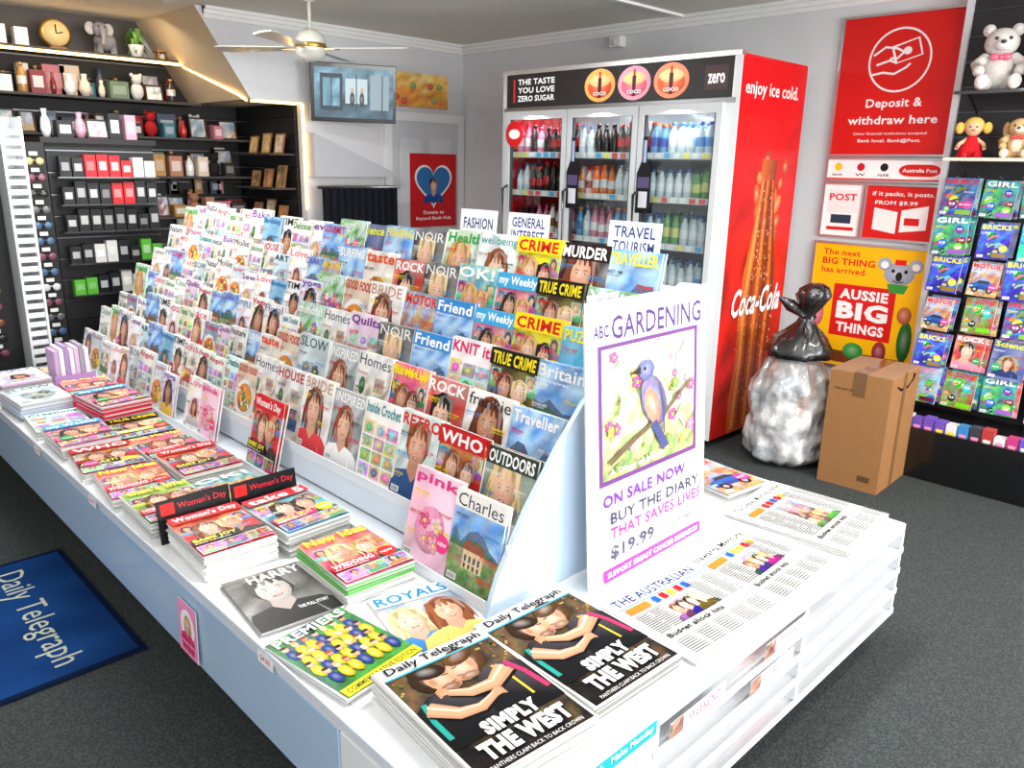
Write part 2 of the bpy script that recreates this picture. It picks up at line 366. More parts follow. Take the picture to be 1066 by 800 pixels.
        for i in range(8):
            x, y = r.uniform(.12, .88)*w, r.uniform(.08, .7)*h; q = r.uniform(.013, .034); k = C(*[r.choice([20, 110, 220]) for _ in range(3)])
            c.gell(x, y, q, q*1.1, k, 12, 0, .6)
            if r.random() < .5: c.ell(x-q*.35, y+q*.2, q*.25, q*.3, WHITE, 8); c.ell(x+q*.35, y+q*.2, q*.25, q*.3, WHITE, 8); c.ell(x-q*.3, y+q*.2, q*.1, q*.14, BLACK, 6); c.ell(x+q*.35, y+q*.2, q*.1, q*.14, BLACK, 6)
            else: c.stroke([(x-q, y-q), (x, y), (x+q*1.5, y+q*.4)], q*.5, rc3(r, 20, 230))
        c.rect(w*.5, h*.04, w*.96, h*.16, rc3(r, 20, 220))
    if band: c.rect(0, h*.81, w, h, band)
    c.text(title, w*.05, h*.83, w*.95, h*.97, tcol, tb, shear)
    if sub: c.text(sub, w*.05, h*.775, w*.7, h*.81, tcol, 0.01)
    nl = r.randint(4, 6); y = h*.72
    for i in range(nl):
        k = r.choice(LINEC) if kind not in ('room',) else r.choice([C(40, 40, 50), C(200, 60, 60)])
        if not dark and k == WHITE and kind not in ('garden', 'scene', 'car', 'kids', 'gossip'): k = C(200, 30, 60)
        q = r.uniform(.022, .042)*h; side = i % 2 == 0
        x0 = w*.04 if side else w*.64; x1 = x0+w*r.uniform(.24, .33)
        c.text(r.choice(PHR), x0, y, x1, y+q, k, .02)
        c.text(r.choice(PHR), x0, y-q*.8, x1-w*.04, y-q*.2, k, .0)
        y -= h*r.uniform(.09, .13)
    if r.random() < .5:
        k = r.choice([C(250, 215, 20), RED, C(240, 60, 140), C(40, 160, 90)]); x = r.choice([.2, .82])*w
        c.ell(x, h*.3, w*.13, w*.13, k, 18); c.text(r.choice(['NEW', 'FREE', 'WIN', '2 for 1']), x-w*.09, h*.28, x+w*.09, h*.32, WHITE, .02)
    if kind != 'gossip':
        c.rect(w*.05, h*.03, w*.24, h*.1, WHITE)
        for i in range(8): c.rect(w*(.065+.02*i), h*.04, w*(.075+.02*i), h*.09, BLACK)
    return c

def magmesh(cv, name='magazine', th=.005):
    b = Bd(); b.canvas(cv, T(-cv.w/2, 0, 0), 'print', th, C(225, 225, 222)); return b.mesh(name)

D = {}
def dz(key, *a, **k): D[key] = cover(*a, **k)
dz('charles', 'Charles', C(238, 236, 232), C(25, 40, 80), 'scene', 1, tb=.0, band=C(242, 240, 236))
dz('pink', 'pink', C(245, 190, 215), C(225, 60, 140), 'plain', 2)
dz('outdoors', 'OUTDOORS', C(120, 140, 120), WHITE, 'face', 3, band=C(50, 60, 50))
dz('gotit', 'WHO', C(190, 30, 40), WHITE, 'gossip', 4, band=C(200, 25, 35))
dz('retro', 'RETRO', C(205, 225, 225), C(215, 50, 40), 'face', 5)
dz('crochet', 'Inside Crochet', C(240, 240, 235), C(60, 150, 160), 'craft', 6)
dz('traveller', 'Traveller', C(150, 190, 220), WHITE, 'scene', 7, tb=.03)
dz('frankie', 'frankie', C(245, 240, 235), C(30, 30, 30), 'face', 8, tb=.0)
dz('pickme', 'Pick Me Up!', C(250, 90, 150), C(255, 240, 40), 'gossip', 9)
dz('inspired', 'INSPIRED', C(150, 160, 165), WHITE, 'face', 10)
dz('britain', 'Britain', C(60, 140, 200), WHITE, 'scene', 11, sub='Discover', tb=.02)
dz('knit', 'KNIT it!', C(250, 235, 240), C(225, 40, 110), 'craft', 12)
dz('friend', "Friend", C(60, 150, 220), WHITE, 'scene', 13, band=C(50, 140, 215), sub="People's")
dz('crime', 'CRIME', C(250, 225, 30), C(215, 20, 25), 'gossip', 14, band=C(250, 225, 30))
dz('truecrime', 'TRUE CRIME', C(30, 30, 30), C(250, 225, 30), 'gossip', 15, band=BLACK)
dz('weekly', 'my Weekly', C(240, 110, 170), WHITE, 'gossip', 16, band=C(60, 170, 225))
dz('wild', 'Wild', C(70, 100, 70), WHITE, 'garden', 17)
dz('murder', 'MURDER', C(45, 25, 30), WHITE, 'face', 18, band=C(40, 15, 20))
dz('tourism', 'TRAVELLER', C(230, 200, 90), C(250, 240, 60), 'scene', 19)
dz('goodfood', 'GOOD FOOD', C(235, 225, 210), C(200, 60, 40), 'food', 20)
dz('taste', 'taste', C(240, 240, 235), C(230, 80, 30), 'food', 21)
dz('wellbeing', 'wellbeing', C(225, 240, 240), C(40, 150, 150), 'face', 22, tb=0)
dz('vogue', 'NOIR', C(50, 46, 46), WHITE, 'face', 23, tb=0)
dz('home', 'Homes', C(235, 235, 230), C(50, 60, 80), 'room', 24, tb=0)
dz('house', 'HOUSE', C(235, 235, 230), C(190, 50, 60), 'room', 25)
dz('country', 'Country Style', C(200, 220, 200), WHITE, 'garden', 26, tb=0)
dz('gardens', 'Gardens', C(200, 220, 200), C(255, 250, 120), 'garden', 27)
dz('4wd', '4X4', C(200, 200, 200), C(240, 200, 30), 'car', 28)
dz('motor', 'MOTOR', C(200, 200, 200), RED, 'car', 29)
dz('quilts', 'Quilts', C(230, 200, 225), C(120, 50, 140), 'craft', 30)
dz('beads', 'Creations', C(200, 235, 230), C(30, 120, 120), 'craft', 31)
dz('puzzle', 'PUZZLER', C(60, 180, 230), C(255, 240, 40), 'puzzle', 32)
dz('cross', 'Crosswords', C(250, 220, 60), C(210, 20, 60), 'puzzle', 33)
dz('women', "Woman's Day", C(220, 50, 60), WHITE, 'gossip', 34, band=C(220, 20, 40))
dz('newidea', 'New Idea', C(240, 90, 120), C(255, 240, 60), 'gossip', 35)
dz('take5', 'take 5', C(70, 160, 190), WHITE, 'gossip', 36, band=C(230, 30, 50))
dz('thats', "that's life!", C(110, 170, 70), C(255, 240, 80), 'gossip', 37)
dz('ok', 'OK!', C(90, 180, 210), WHITE, 'gossip', 38)
dz('health', 'Health', C(200, 230, 200), C(60, 160, 80), 'face', 39)
dz('bride', 'BRIDE', C(245, 240, 240), C(200, 150, 110), 'face', 40, tb=0)
dz('science', 'Science', C(30, 60, 130), C(240, 240, 60), 'plain', 41)
dz('surf', 'SURFING', C(60, 180, 220), WHITE, 'scene', 42)
dz('fish', 'FISHING', C(60, 140, 200), C(250, 230, 50), 'scene', 43)
dz('music', 'ROCK', C(200, 60, 50), WHITE, 'face', 44)
dz('yoga', 'yoga', C(215, 210, 240), C(120, 90, 180), 'face', 45)
dz('slow', 'SLOW', C(205, 220, 225), C(60, 80, 90), 'plain', 46, tb=0)
dz('cards', 'Love', C(250, 245, 245), C(230, 90, 120), 'plain', 47, tb=0)
dz('mind', 'mindful', C(160, 215, 215), WHITE, 'garden', 48)
for i, (t, k) in enumerate((('K-ZONE', 'kids'), ('GIRL', 'kids'), ('BRICKS', 'kids'), ('PUPPY', 'kids'), ('DINO', 'kids'), ('HERO', 'kids'), ('GALAXY', 'kids'), ('MERMAID', 'kids'), ('ROBOT', 'kids'), ('SHARK', 'kids'))):
    dz('kids%d' % i, t, C(60, 120, 220), [RED, WHITE, C(250, 230, 30), C(255, 140, 200), C(120, 230, 255)][i % 5], k, 60+i)
pastel = [C(200, 230, 245), C(240, 232, 245), C(230, 245, 222), C(252, 250, 246), C(252, 232, 232), C(170, 215, 230), C(248, 245, 215), C(120, 190, 180), C(248, 248, 248), C(100, 165, 205), C(250, 250, 250)]
extra = []
for i, t in enumerate(['Birthday', 'Thank You', 'Sew', 'Paper', 'Vegan', 'Bake', 'DIARY', 'Colour', 'Angels', 'SIMPLE', 'Mollie', 'Floral', 'Stitch', 'GOURMET', 'Coast', 'Delicious', 'ART', 'Photo', 'TIME', 'Nature', 'Baby', 'Cottage', 'Felt', 'WOOD', 'Collect', 'Lace']):
    key = 'x%d' % i; extra.append(key); rq = random.Random(300+i)
    dz(key, t, rq.choice(pastel), rq.choice([C(30, 30, 40), C(210, 40, 90), C(30, 110, 170), C(60, 140, 80), C(120, 60, 150)]), ['plain', 'craft', 'plain', 'food', 'face', 'room', 'scene'][i % 7], 400+i, tb=rq.choice([0, .02]))
hc = Cv(.215, .285, C(90, 88, 86)); hc.photo(0, 0, .215, .285, [C(60, 60, 60), C(150, 148, 145)], 5, 6, .3)
hc.person(.10, 0, .13, C(205, 200, 196), C(70, 66, 62), C(40, 40, 42), False); hc.text('HARRY', .06, .235, .205, .275, C(240, 240, 240), .03); hc.text('THE FULL STORY', .12, .05, .2, .065, WHITE, .02)
D['harry'] = hc
tc_ = Cv(.22, .29, C(60, 130, 60)); tc_.photo(0, 0, .22, .29, [C(40, 110, 40), C(70, 150, 60), C(60, 70, 110)], 6, 6, .6)
for rowi in range(4):
    for i in range(7):
        x = .02+.028*i+.01*(rowi % 2); y = .2-.045*rowi
        tc_.gell(x, y+.01, .014, .026, C(250, 205, 30) if (i+rowi) % 3 else C(30, 60, 140), 8); tc_.gell(x, y+.042, .009, .012, SK[i % 4], 8); tc_.ell(x, y+.05, .009, .006, HR[i % 6], 8)
tc_.text('PREMIERS', .01, .252, .21, .283, WHITE, .03); tc_.rect(0, 0, .22, .03, C(250, 225, 40)); tc_.text('COMMEMORATIVE EDITION', .01, .007, .21, .023, C(20, 80, 40), .02)
D['team'] = tc_
rc = Cv(.22, .28, C(240, 240, 245)); rc.photo(0, 0, .22, .23, [C(110, 140, 170), C(235, 235, 240)], 5, 6, .4)
rc.person(.06, 0, .1, SK[1], HR[4], C(60, 140, 210)); rc.person(.16, .0, .1, SK[0], HR[2], C(235, 225, 120)); rc.rect(0, .225, .22, .28, WHITE); rc.text('ROYALS', .01, .232, .21, .273, C(20, 140, 200), .03)
D['royals'] = rc
MM = {k: magmesh(v) for k, v in D.items()}

# ---------------------------------------------------------------- room shell
X0, X1, Y0, Y1, YT, XR, H = -2.3, 4.7, -2.6, 6.5, 5.43, 3.15, 2.51
def plain(name, boxes, mat):
    b = Bd()
    for q in boxes: b.box(*q, C(200, 200, 200), mat)
    return b.build(name)
plain('floor', [(X0-.1, Y0-.1, -.1, X1+.1, Y1+.1, 0)], 'floor')
plain('ceiling', [(X0-.1, Y0-.1, H, X1+.1, Y1+.1, H+.1)], 'ceil')
plain('wall_right', [(X1, Y0-.1, 0, X1+.1, Y1, H)], 'wall')
plain('wall_left', [(X0-.1, Y0-.1, 0, X0, Y1, H)], 'wall')
plain('wall_back', [(X0-.1, Y1, 0, XR, Y1+.1, H)], 'wall')
plain('wall_front', [(X0, Y0-.1, 0, X1, Y0, .5), (X0, Y0-.1, 2.3, X1, Y0, H), (X0, Y0-.1, .5, -1.6, Y0, 2.3), (1.2, Y0-.1, .5, 1.5, Y0, 2.3), (4.4, Y0-.1, .5, X1, Y0, 2.3)], 'wall')
for wi, (a, c) in enumerate(((-1.6, 1.2), (1.5, 4.4))):
    b = Bd(); fr = C(60, 62, 66)
    b.box(a, Y0-.08, .5, a+.05, Y0-.02, 2.3, fr); b.box(c-.05, Y0-.08, .5, c, Y0-.02, 2.3, fr); b.box(a, Y0-.08, .5, c, Y0-.02, .55, fr); b.box(a, Y0-.08, 2.25, c, Y0-.02, 2.3, fr)
    b.box(a+.05, Y0-.055, .55, c-.05, Y0-.05, 2.25, WHITE, 'glass'); b.build('window_%d' % (wi+1))
b = Bd()
XZ = frame((0, YT+.08, 0), (1, 0, 0), (0, 0, 1))
b.prism([(XR, 0), (X1, 0), (X1, H), (2.40, H), (2.75, 1.96), (XR, 1.96)], 0, .08, C(208, 214, 226), 'wall', XZ)
b.build('wall_partition')
b = Bd(); b.box(XR, YT+.08, 0, XR+.08, Y1, 2.0, C(20, 20, 22), 'matte'); b.build('wall_recess_side')
b = Bd(); SL = frame((0, Y1, 0), (1, 0, 0), (0, 0, 1))
b.prism([(2.40, H-.001), (2.75, 1.96), (2.79, 1.96), (2.44, H-.001)], 0, Y1-YT-.001, C(214, 196, 166), 'matte', SL)
b.box(2.75, YT+.09, 1.96, XR, Y1, 2.0, C(222, 205, 176))
b.build('trim_stair_soffit')
b = Bd()
for k, (d, z) in enumerate(((.06, .02), (.035, .045), (.015, .07))):
    b.box(X1-d, Y0, H-z, X1-.0005, YT, H-.0005, C(238, 238, 236)); b.box(2.45, YT-d, H-z, X1, YT-.0005, H-.0005, C(238, 238, 236))
b.build('trim_cornice')
b = Bd(); b.box(X1-.015, Y0, 0, X1-.0005, YT, .12, C(225, 228, 232)); b.build('baseboard_right')
b = Bd()
b.box(2.2, 1.9, H-.02, 2.23, YT, H-.0005, C(240, 240, 238)); b.box(X1-2, 3.2, H-.015, X1, 3.24, H-.0005, C(240, 240, 238)); b.build('trim_ceiling_batten')

# ---------------------------------------------------------------- display counter
CX0, CX1, CY0, CY1, CZ = .72, 2.58, .77, 4.66, .45
cw = C(240, 242, 246); cb = C(176, 202, 230)
cnt = empty('display_counter')
b = Bd()
b.box(CX0, CY0, CZ-.03, CX1, CY1, CZ, cw, 'gloss')
b.box(CX0, 1.22, .2, CX0+.02, CY1, CZ-.031, cb, 'gloss'); b.box(CX0, CY0, .2, CX0+.02, 1.215, CZ-.031, cw, 'gloss')
b.box(CX0, CY1-.02, .2, CX1, CY1, CZ-.031, cb, 'gloss')
b.box(CX0+.02, CY0, .13, 1.2, CY0+.02, CZ-.031, cw, 'gloss')
b.box(CX1-.02, CY0+.45, .13, CX1, CY1-.02, CZ-.031, cw, 'gloss')
b.box(CX0-.006, CY0, CZ-.012, CX0, CY1, CZ+.012, C(225, 232, 242), 'gloss')
b.build('top_and_fascia', cnt, .003)
b = Bd(); b.box(.98, 1.25, 0, 2.35, 4.4, .2, C(52, 55, 60)); b.box(1.25, .95, 0, 2.48, 1.25, .12, C(30, 32, 36)); b.box(.8, .8, .18, CX1-.05, 4.6, .2, C(120, 125, 130)); b.build('plinth', cnt)
b = Bd()
for z in (.13, .205, .28, .355):
    b.box(1.2, CY0, z-.006, CX1, CY0+.44, z+.006, cw, 'gloss')
    b.box(1.2, CY0-.004, z-.008, CX1, CY0, z+.012, cw, 'gloss')
b.box(1.2, CY0+.43, .13, CX1, CY0+.45, CZ-.031, C(205, 210, 218))
for x in (1.2, 1.88, CX1-.016): b.box(x, CY0, .12, x+.016, CY0+.44, CZ-.031, cw, 'gloss')
b.build('newspaper_shelves', cnt)
b = Bd()
for z in (.136, .211, .286, .361):
    for x in (1.24, 1.57, 1.92, 2.25):
        if R.random() < .65:
            n = R.randint(2, 4); q = R.uniform(-.01, .02)
            for i in range(n):
                e = R.uniform(0, .012); b.box(x+q, CY0+.06+e, z+i*.009, x+.29+q, CY0+.4, z+i*.009+.0075, mixc(WHITE, C(150, 150, 148), R.uniform(.2, .8)), 'news')
            if R.random() < .4: b.box(x+.05, CY0+.058, z+.004, x+.22, CY0+.06, z+n*.009, R.choice([C(200, 80, 110), C(40, 50, 60), C(230, 120, 90)]), 'print')
b.build('shelved_newspapers', cnt)
c = Cv(.34, .035, C(40, 170, 220)); c.text('Daily Telegraph   Make Monday', .01, .008, .33, .028, WHITE, .02)
b = Bd(); b.canvas(c, frame((.86, CY0-.003, CZ-.036), (1, 0, 0), (0, 0, 1)), 'print', .002)
for x, z, s in ((1.25, .37, 'WEEKEND'), (1.6, .30, 'EVERY DAY'), (1.66, .375, 'my paper')):
    c = Cv(.22, .04, C(244, 244, 246)); c.text(s, .07, .01, .2, .032, C(170, 60, 100), .01); c.photo(0, 0, .05, .04, [C(60, 50, 60), C(220, 160, 140)], 4, 4, .5)
    b.canvas(c, frame((x, CY0-.006, z), (1, 0, 0), (0, 0, 1)), 'print', .002)
b.build('fascia_advert_strips', cnt)
c = Cv(.12, .16, C(245, 150, 195)); c.ell(.06, .09, .045, .05, WHITE); c.person(.06, .04, .04, SK[1], HR[1], C(230, 60, 120)); c.text('WIN!', .02, .01, .1, .035, C(200, 20, 90), .03)
b = Bd(); b.canvas(c, frame((CX0-.012, 2.03, .22), (0, -1, 0), (.03, 0, 1)), 'print', .002)
for y in (1.55, 2.75, 3.4):
    c = Cv(.07, .03, WHITE); c.text('$4.99', .012, .006, .058, .024, C(220, 40, 120), .02); b.canvas(c, frame((CX0-.008, y, CZ-.03), (0, -1, 0), (0, 0, 1)), 'print', .001)
b.build('hanging_promo_card', cnt)

# ---------------------------------------------------------------- magazine rack
rack = empty('magazine_rack')
RX, RZ, DX, DZ, NR, RY0, RY1 = 1.23, .462, .1, .1, 7, 1.30, 4.62
b = Bd(); rc1 = C(222, 230, 240)
for k in range(NR):
    x = RX+DX*k; z = RZ+DZ*k
    b.box(x-.02, RY0, .451 if k == 0 else z-.1+.002, x+DX-.02 if k < NR-1 else 2.04, RY1, z-.004, rc1)
    b.box(x-.026, RY0, z-.012, x-.022, RY1, z+.022, C(232, 238, 246), 'gloss')
b.box(1.95, RY0, .451, 2.06, RY1, 1.05, rc1); b.box(2.03, RY0, 1.05, 2.05, RY1, 1.2, rc1)
b.build('stepped_shelves', rack)
pan = [(1.19, .451), (1.23, .55), (1.32, .70), (1.43, .84), (1.56, .98), (1.70, 1.09), (1.86, 1.19), (1.96, 1.23), (2.04, 1.22), (2.07, 1.0), (2.12, .75), (2.16, .451)]
b = Bd(); b.prism(pan, 0, .015, C(200, 221, 242), 'gloss', frame((0, RY0-.005, 0), (1, 0, 0), (0, 0, 1))); b.build('end_panel', rack)
b = Bd(); b.prism([(1.2, .451), (1.22, .5), (1.9, 1.12), (2.05, 1.12), (2.1, .451)], 0, .012, C(228, 234, 242), 'gloss', frame((0, RY1+.014, 0), (1, 0, 0), (0, 0, 1))); b.build('far_end_panel', rack)
near = {
 0: ['charles', 'pink', None, None, None, None, 'women', None, None, 'pink', 'cards', None, 'yoga', 'x3', 'x8', 'slow', 'bride', 'cards', 'home'],
 1: ['outdoors', 'gotit', 'retro', 'crochet', 'inspired', 'bride', 'house', 'home', 'goodfood', 'beads'],
 2: ['traveller', 'frankie', 'music', 'pickme', 'home', 'inspired', 'slow', 'goodfood', 'taste'],
 3: ['britain', 'truecrime', 'knit', 'friend', 'vogue', 'quilts', 'home', 'mind', 'crochet'],
 4: ['puzzle', 'crime', 'weekly', 'friend', 'motor', 'bride', 'goodfood', 'country', 'yoga'],
 5: ['wild', 'truecrime', 'weekly', 'ok', 'vogue', 'music', 'taste', 'surf', '4wd'],
 6: ['tourism', 'murder', 'crime', 'wellbeing', 'health', 'vogue', 'fish', 'science', 'country'],
}
pool = ['crochet', 'home', 'house', 'quilts', 'beads', 'slow', 'cards', 'bride', 'health', 'taste', 'wellbeing', 'surf', 'fish'] + extra*2
tl = math.radians(14)
for k in range(NR):
    y = RY0+.105; j = 0; L = near[k]; last = None
    while y < RY1-.06:
        if j < len(L): key = L[j]
        else:
            key = R.choice(pool)
            while key == last: key = R.choice(pool)
        last = key
        sc = R.uniform(.9, .97) if j < 8 else R.uniform(.66, .86)
        if k == NR-1 and j >= 8: sc = R.uniform(.82, .98)
        if key:
            yy = y+R.uniform(-.004, .004); t = tl+R.uniform(-.03, .02)
            for dup in (1, 0):
                X = frame((RX+DX*k+.008*dup+.002, yy-(.006*dup), RZ+DZ*k+.001), (R.uniform(-.02, .02), -1, R.uniform(-.015, .015)), (math.sin(t), 0, math.cos(t))) @ Matrix.Diagonal((sc, sc, 1, 1))
                o = bpy.data.objects.new('magazine', MM[key]); scene.collection.objects.link(o); o.matrix_world = X; o.parent = rack
        y += .192 if j < 7 else .135; j += 1
for s1, s2, y in (('TRAVEL', 'TOURISM', 1.60), ('GENERAL', 'INTEREST', 2.06), ('FASHION', '', 2.32)):
    c = Cv(.2, .11, WHITE); c.text(s1, .02, .06 if s2 else .04, .18, .095 if s2 else .08, C(40, 60, 130), .02)
    if s2: c.text(s2, .02, .015, .18, .05, C(40, 60, 130), .02)
    b = Bd(); b.canvas(c, frame((1.99, y, 1.28), (0, -1, 0), (.1, 0, 1)), 'print', .002); b.box(1.995, y-.105, 1.19, 1.999, y-.095, 1.285, C(200, 205, 210), 'metal'); b.build('category_card', rack)

gw, gh = .53, .8
c = Cv(gw, gh, WHITE)
c.text('GARDENING', .10, .69, .50, .755, C(80, 45, 120), .015); c.text('ABC', .03, .7, .09, .735, C(80, 45, 120), .03)
c.rect(.045, .285, .485, .68, C(110, 60, 130))
c.photo(.06, .3, .47, .668, [C(110, 140, 80), C(190, 190, 130), C(222, 230, 200), C(175, 190, 175)], 14, 14, .7)
for i in range(34): flower(c, R.uniform(.08, .45), R.uniform(.31, .65), R.uniform(.006, .016), R.choice([C(235, 130, 190), C(250, 190, 90), C(190, 70, 150), C(230, 240, 200), C(120, 160, 70)]))
for i in range(14): x, y = R.uniform(.09, .45), R.uniform(.32, .64); c.stroke([(x, y), (x+R.uniform(-.04, .04), y+R.uniform(.01, .05))], .005, C(90, 110, 60))
c.stroke([(.08, .35), (.2, .40), (.32, .44), (.44, .52)], [.016, .014, .012, .008], C(110, 88, 66, .5))
c.gell(.27, .49, .05, .085, C(125, 118, 160), 18, 25, .6, 2.3, .6); c.gell(.262, .475, .03, .06, C(195, 140, 115), 14, 25, .4, 2.3, .5); c.gell(.235, .585, .034, .031, C(110, 115, 165), 14, 0, .5, 2.3, .5); c.poly([(.21, .6), (.165, .585), (.21, .577)], C(40, 40, 40)); c.ell(.228, .59, .006, .006, BLACK, 8); c.poly([(.28, .43), (.255, .42), (.31, .33), (.34, .34)], C(70, 75, 125, .5))
for i in range(5): c.stroke([(.29+.006*i, .54-.02*i), (.315, .46-.02*i)], .006, C(75, 75, 115))
c.text('A Diary of birds', .08, .31, .3, .33, WHITE, .02)
c.text('ON SALE NOW', .05, .225, .42, .262, C(110, 50, 150), .035)
c.text('BUY THE DIARY', .08, .17, .49, .205, C(60, 60, 85), .025); c.text('THAT SAVES LIVES', .08, .125, .5, .16, C(195, 50, 145), .025); c.text('$19.99', .08, .06, .27, .105, C(70, 70, 95), .03); c.text('inc postage', .3, .07, .46, .09, C(200, 60, 150), .02)
c.rect(.05, .005, .5, .04, C(215, 40, 155)); c.text('SUPPORT BREAST CANCER RESEARCH', .065, .013, .485, .031, WHITE, .03)
b = Bd(); GX = frame((1.475, 1.185, .455), (1, .02, 0), (0, .08, 1)) @ Matrix.Diagonal((1.07, .965, 1, 1))
b.canvas(c, GX, 'print')
arch = [(0, 0), (gw, 0), (gw, gh-.05)] + [(gw*(1-i/10), gh-.05+.05*math.sin(math.pi*(.15+.7*i/10))) for i in range(1, 10)] + [(0, gh-.03)]
b.prism(arch, -.006, -.0002, C(238, 238, 240), 'print', GX)
b.prism([(.2, 0), (.33, 0), (.3, .5), (.24, .5)], -.012, -.007, C(225, 222, 215), 'card', GX)
b.build('gardening_show_card')
for (w_, h_, x, z, yy) in ((.13, .25, 1.64, .98, 1.288), (.14, .17, 1.36, .455, 1.282)):
    c = Cv(w_, h_, C(235, 238, 240)); c.photo(0, 0, w_, h_, [C(230, 220, 120), C(160, 200, 120), C(230, 190, 210), C(180, 210, 230)], 5, 7, .7)
    for i in range(6): flower(c, R.uniform(.02, w_-.02), R.uniform(.02, h_-.03), .012, R.choice([C(250, 190, 60), C(120, 160, 230), C(240, 120, 160)]))
    c.gell(w_*.5, h_*.55, .02, .035, C(90, 80, 70), 12, 30)
    b = Bd(); b.canvas(c, frame((x-.1, yy, z), (1, 0, 0), (0, .02, 1)), 'print', .003); b.build('bird_promo_card')

# ---------------------------------------------------------------- stacks lying on the counter
def stack(name, key, cx, cy, n, rot=0, th=.0065, z0=CZ, spine=None, cv=None, tex='print'):
    cv = cv or D[key]; b = Bd(); w, h = cv.w, cv.h; rr = random.Random(int(cx*1000)*7+int(cy*1000))
    z = z0+.0005
    for i in range(n):
        dx, dy, dr = rr.uniform(-.004, .004), rr.uniform(-.004, .004), rr.uniform(-1.2, 1.2)
        X = T(cx+dx, cy+dy, 0) @ Rz(rot+dr)
        c1 = mixc(C(245, 245, 243), C(120, 120, 120), rr.uniform(0, .7)) if spine is None or rr.random() < .5 else spine
        b.box(-w/2, -h/2, z, w/2, h/2, z+th*.8, c1, 'news', X); z += th
    X = T(cx, cy, z) @ Rz(rot) @ T(-w/2, -h/2, 0); b.canvas(cv, X, tex); return b.build(name)
def player(c, cx, cy, k, skin, hair, tilt):
    # head seen in three-quarter profile, bowed towards the centre; tilt +1 faces right, -1 faces left
    c.gell(cx-.012*tilt*k, cy+.012*k, .042*k, .046*k, hair, 14, 0, .5, 2, .5)
    c.gell(cx+.006*tilt*k, cy-.004*k, .033*k, .044*k, skin, 14, 22*tilt, .5, 2.3, .2)
    c.poly([(cx+.03*tilt*k, cy+.004*k), (cx+.046*tilt*k, cy-.01*k), (cx+.03*tilt*k, cy-.014*k)][::int(tilt)], mixc(skin, BLACK, .08))
    c.gell(cx-.008*tilt*k, cy+.032*k, .040*k, .024*k, hair, 12, -18*tilt, .5, 2, .5)
    c.ell(cx-.016*tilt*k, cy-.004*k, .007*k, .011*k, mixc(skin, C(120, 50, 40), .4), 8)
    c.stroke([(cx+.012*tilt*k, cy+.006*k), (cx+.026*tilt*k, cy+.003*k)], .003*k, C(50, 34, 28)); c.stroke([(cx+.016*tilt*k, cy-.024*k), (cx+.03*tilt*k, cy-.022*k)], .003*k, C(110, 50, 46))
    c.gell(cx+.006*tilt*k, cy-.034*k, .022*k, .012*k, mixc(hair, skin, .35), 9, 0, .3, 2, .3)
def paper_tab():
    c = Cv(.285, .385, C(232, 230, 224)); w, h = c.w, c.h
    c.photo(.006, .006, w-.006, .345, [C(12, 12, 14), C(40, 32, 30), C(110, 88, 58), C(34, 38, 40)], 10, 10, .7)
    for i in range(60): c.ell(R.uniform(.01, w-.01), R.uniform(.25, .335), .004, .004, mixc(C(180, 150, 90), BLACK, R.random()), 6)
    sk = C(205, 150, 116); j1 = C(34, 32, 38); j2 = C(26, 26, 30)
    c.put([(.006, .09), (.15, .09), (.14, .2), (.1, .245), (.05, .25), (.006, .22)], [tuple(range(6))], [BLACK, BLACK, j1, C(70, 66, 72), j1, j2])
    c.put([(.13, .09), (.279, .09), (.279, .235), (.23, .262), (.175, .25), (.14, .2)], [tuple(range(6))], [BLACK, BLACK, j1, C(80, 74, 80), C(60, 54, 60), j2])
    c.stroke([(.245, .25), (.262, .2), (.27, .13)], .012, C(200, 50, 100)); c.stroke([(.215, .255), (.228, .2), (.23, .13)], .006, C(230, 190, 60)); c.stroke([(.03, .235), (.02, .18), (.02, .12)], .012, C(40, 150, 140))
    player(c, .10, .285, 1.05, sk, C(52, 36, 26), 1); player(c, .168, .292, 1.05, mixc(sk, WHITE, .08), C(92, 62, 36), -1)
    for p, ws in (([(.235, .235), (.185, .205), (.13, .21), (.09, .235)], [.045, .036, .028, .018]), ([(.03, .215), (.075, .17), (.12, .16), (.165, .175)], [.042, .034, .026, .016])):
        c.stroke([(x+.002, y-.006) for x, y in p], [q*1.1 for q in ws], BLACK); c.stroke(p, ws, mixc(sk, BLACK, .25)); c.stroke([(x, y+.003) for x, y in p], [q*.72 for q in ws], sk); c.stroke([(x, y+.008) for x, y in p], [q*.22 for q in ws], mixc(sk, WHITE, .25))
    for i in range(4): c.stroke([(.094, .238+.005*i-.006), (.078, .242+.006*i-.006), (.068, .236+.006*i-.006)], [.006, .0055, .004], mixc(sk, BLACK, .05*i)); c.stroke([(.163, .178-.005*i+.006), (.178, .18-.006*i+.008), (.188, .174-.006*i+.008)], [.006, .0055, .004], mixc(sk, BLACK, .05*i))
    c.text('Daily Telegraph', .02, .347, .265, .378, C(25, 30, 50), .02); c.rect(.006, .338, w-.006, .343, C(60, 170, 200))
    for dx, k in ((.003, BLACK), (0, WHITE)):
        c.text('SIMPLY', .08+dx, .085-dx, .215+dx, .125-dx, k, .06); c.text('THE WEST', .04+dx, .03-dx, .25+dx, .078-dx, k, .06)
    c.text('PANTHERS CLAIM BACK TO BACK CROWN', .03, .01, .255, .02, C(220, 220, 220)); return c
TAB = paper_tab()
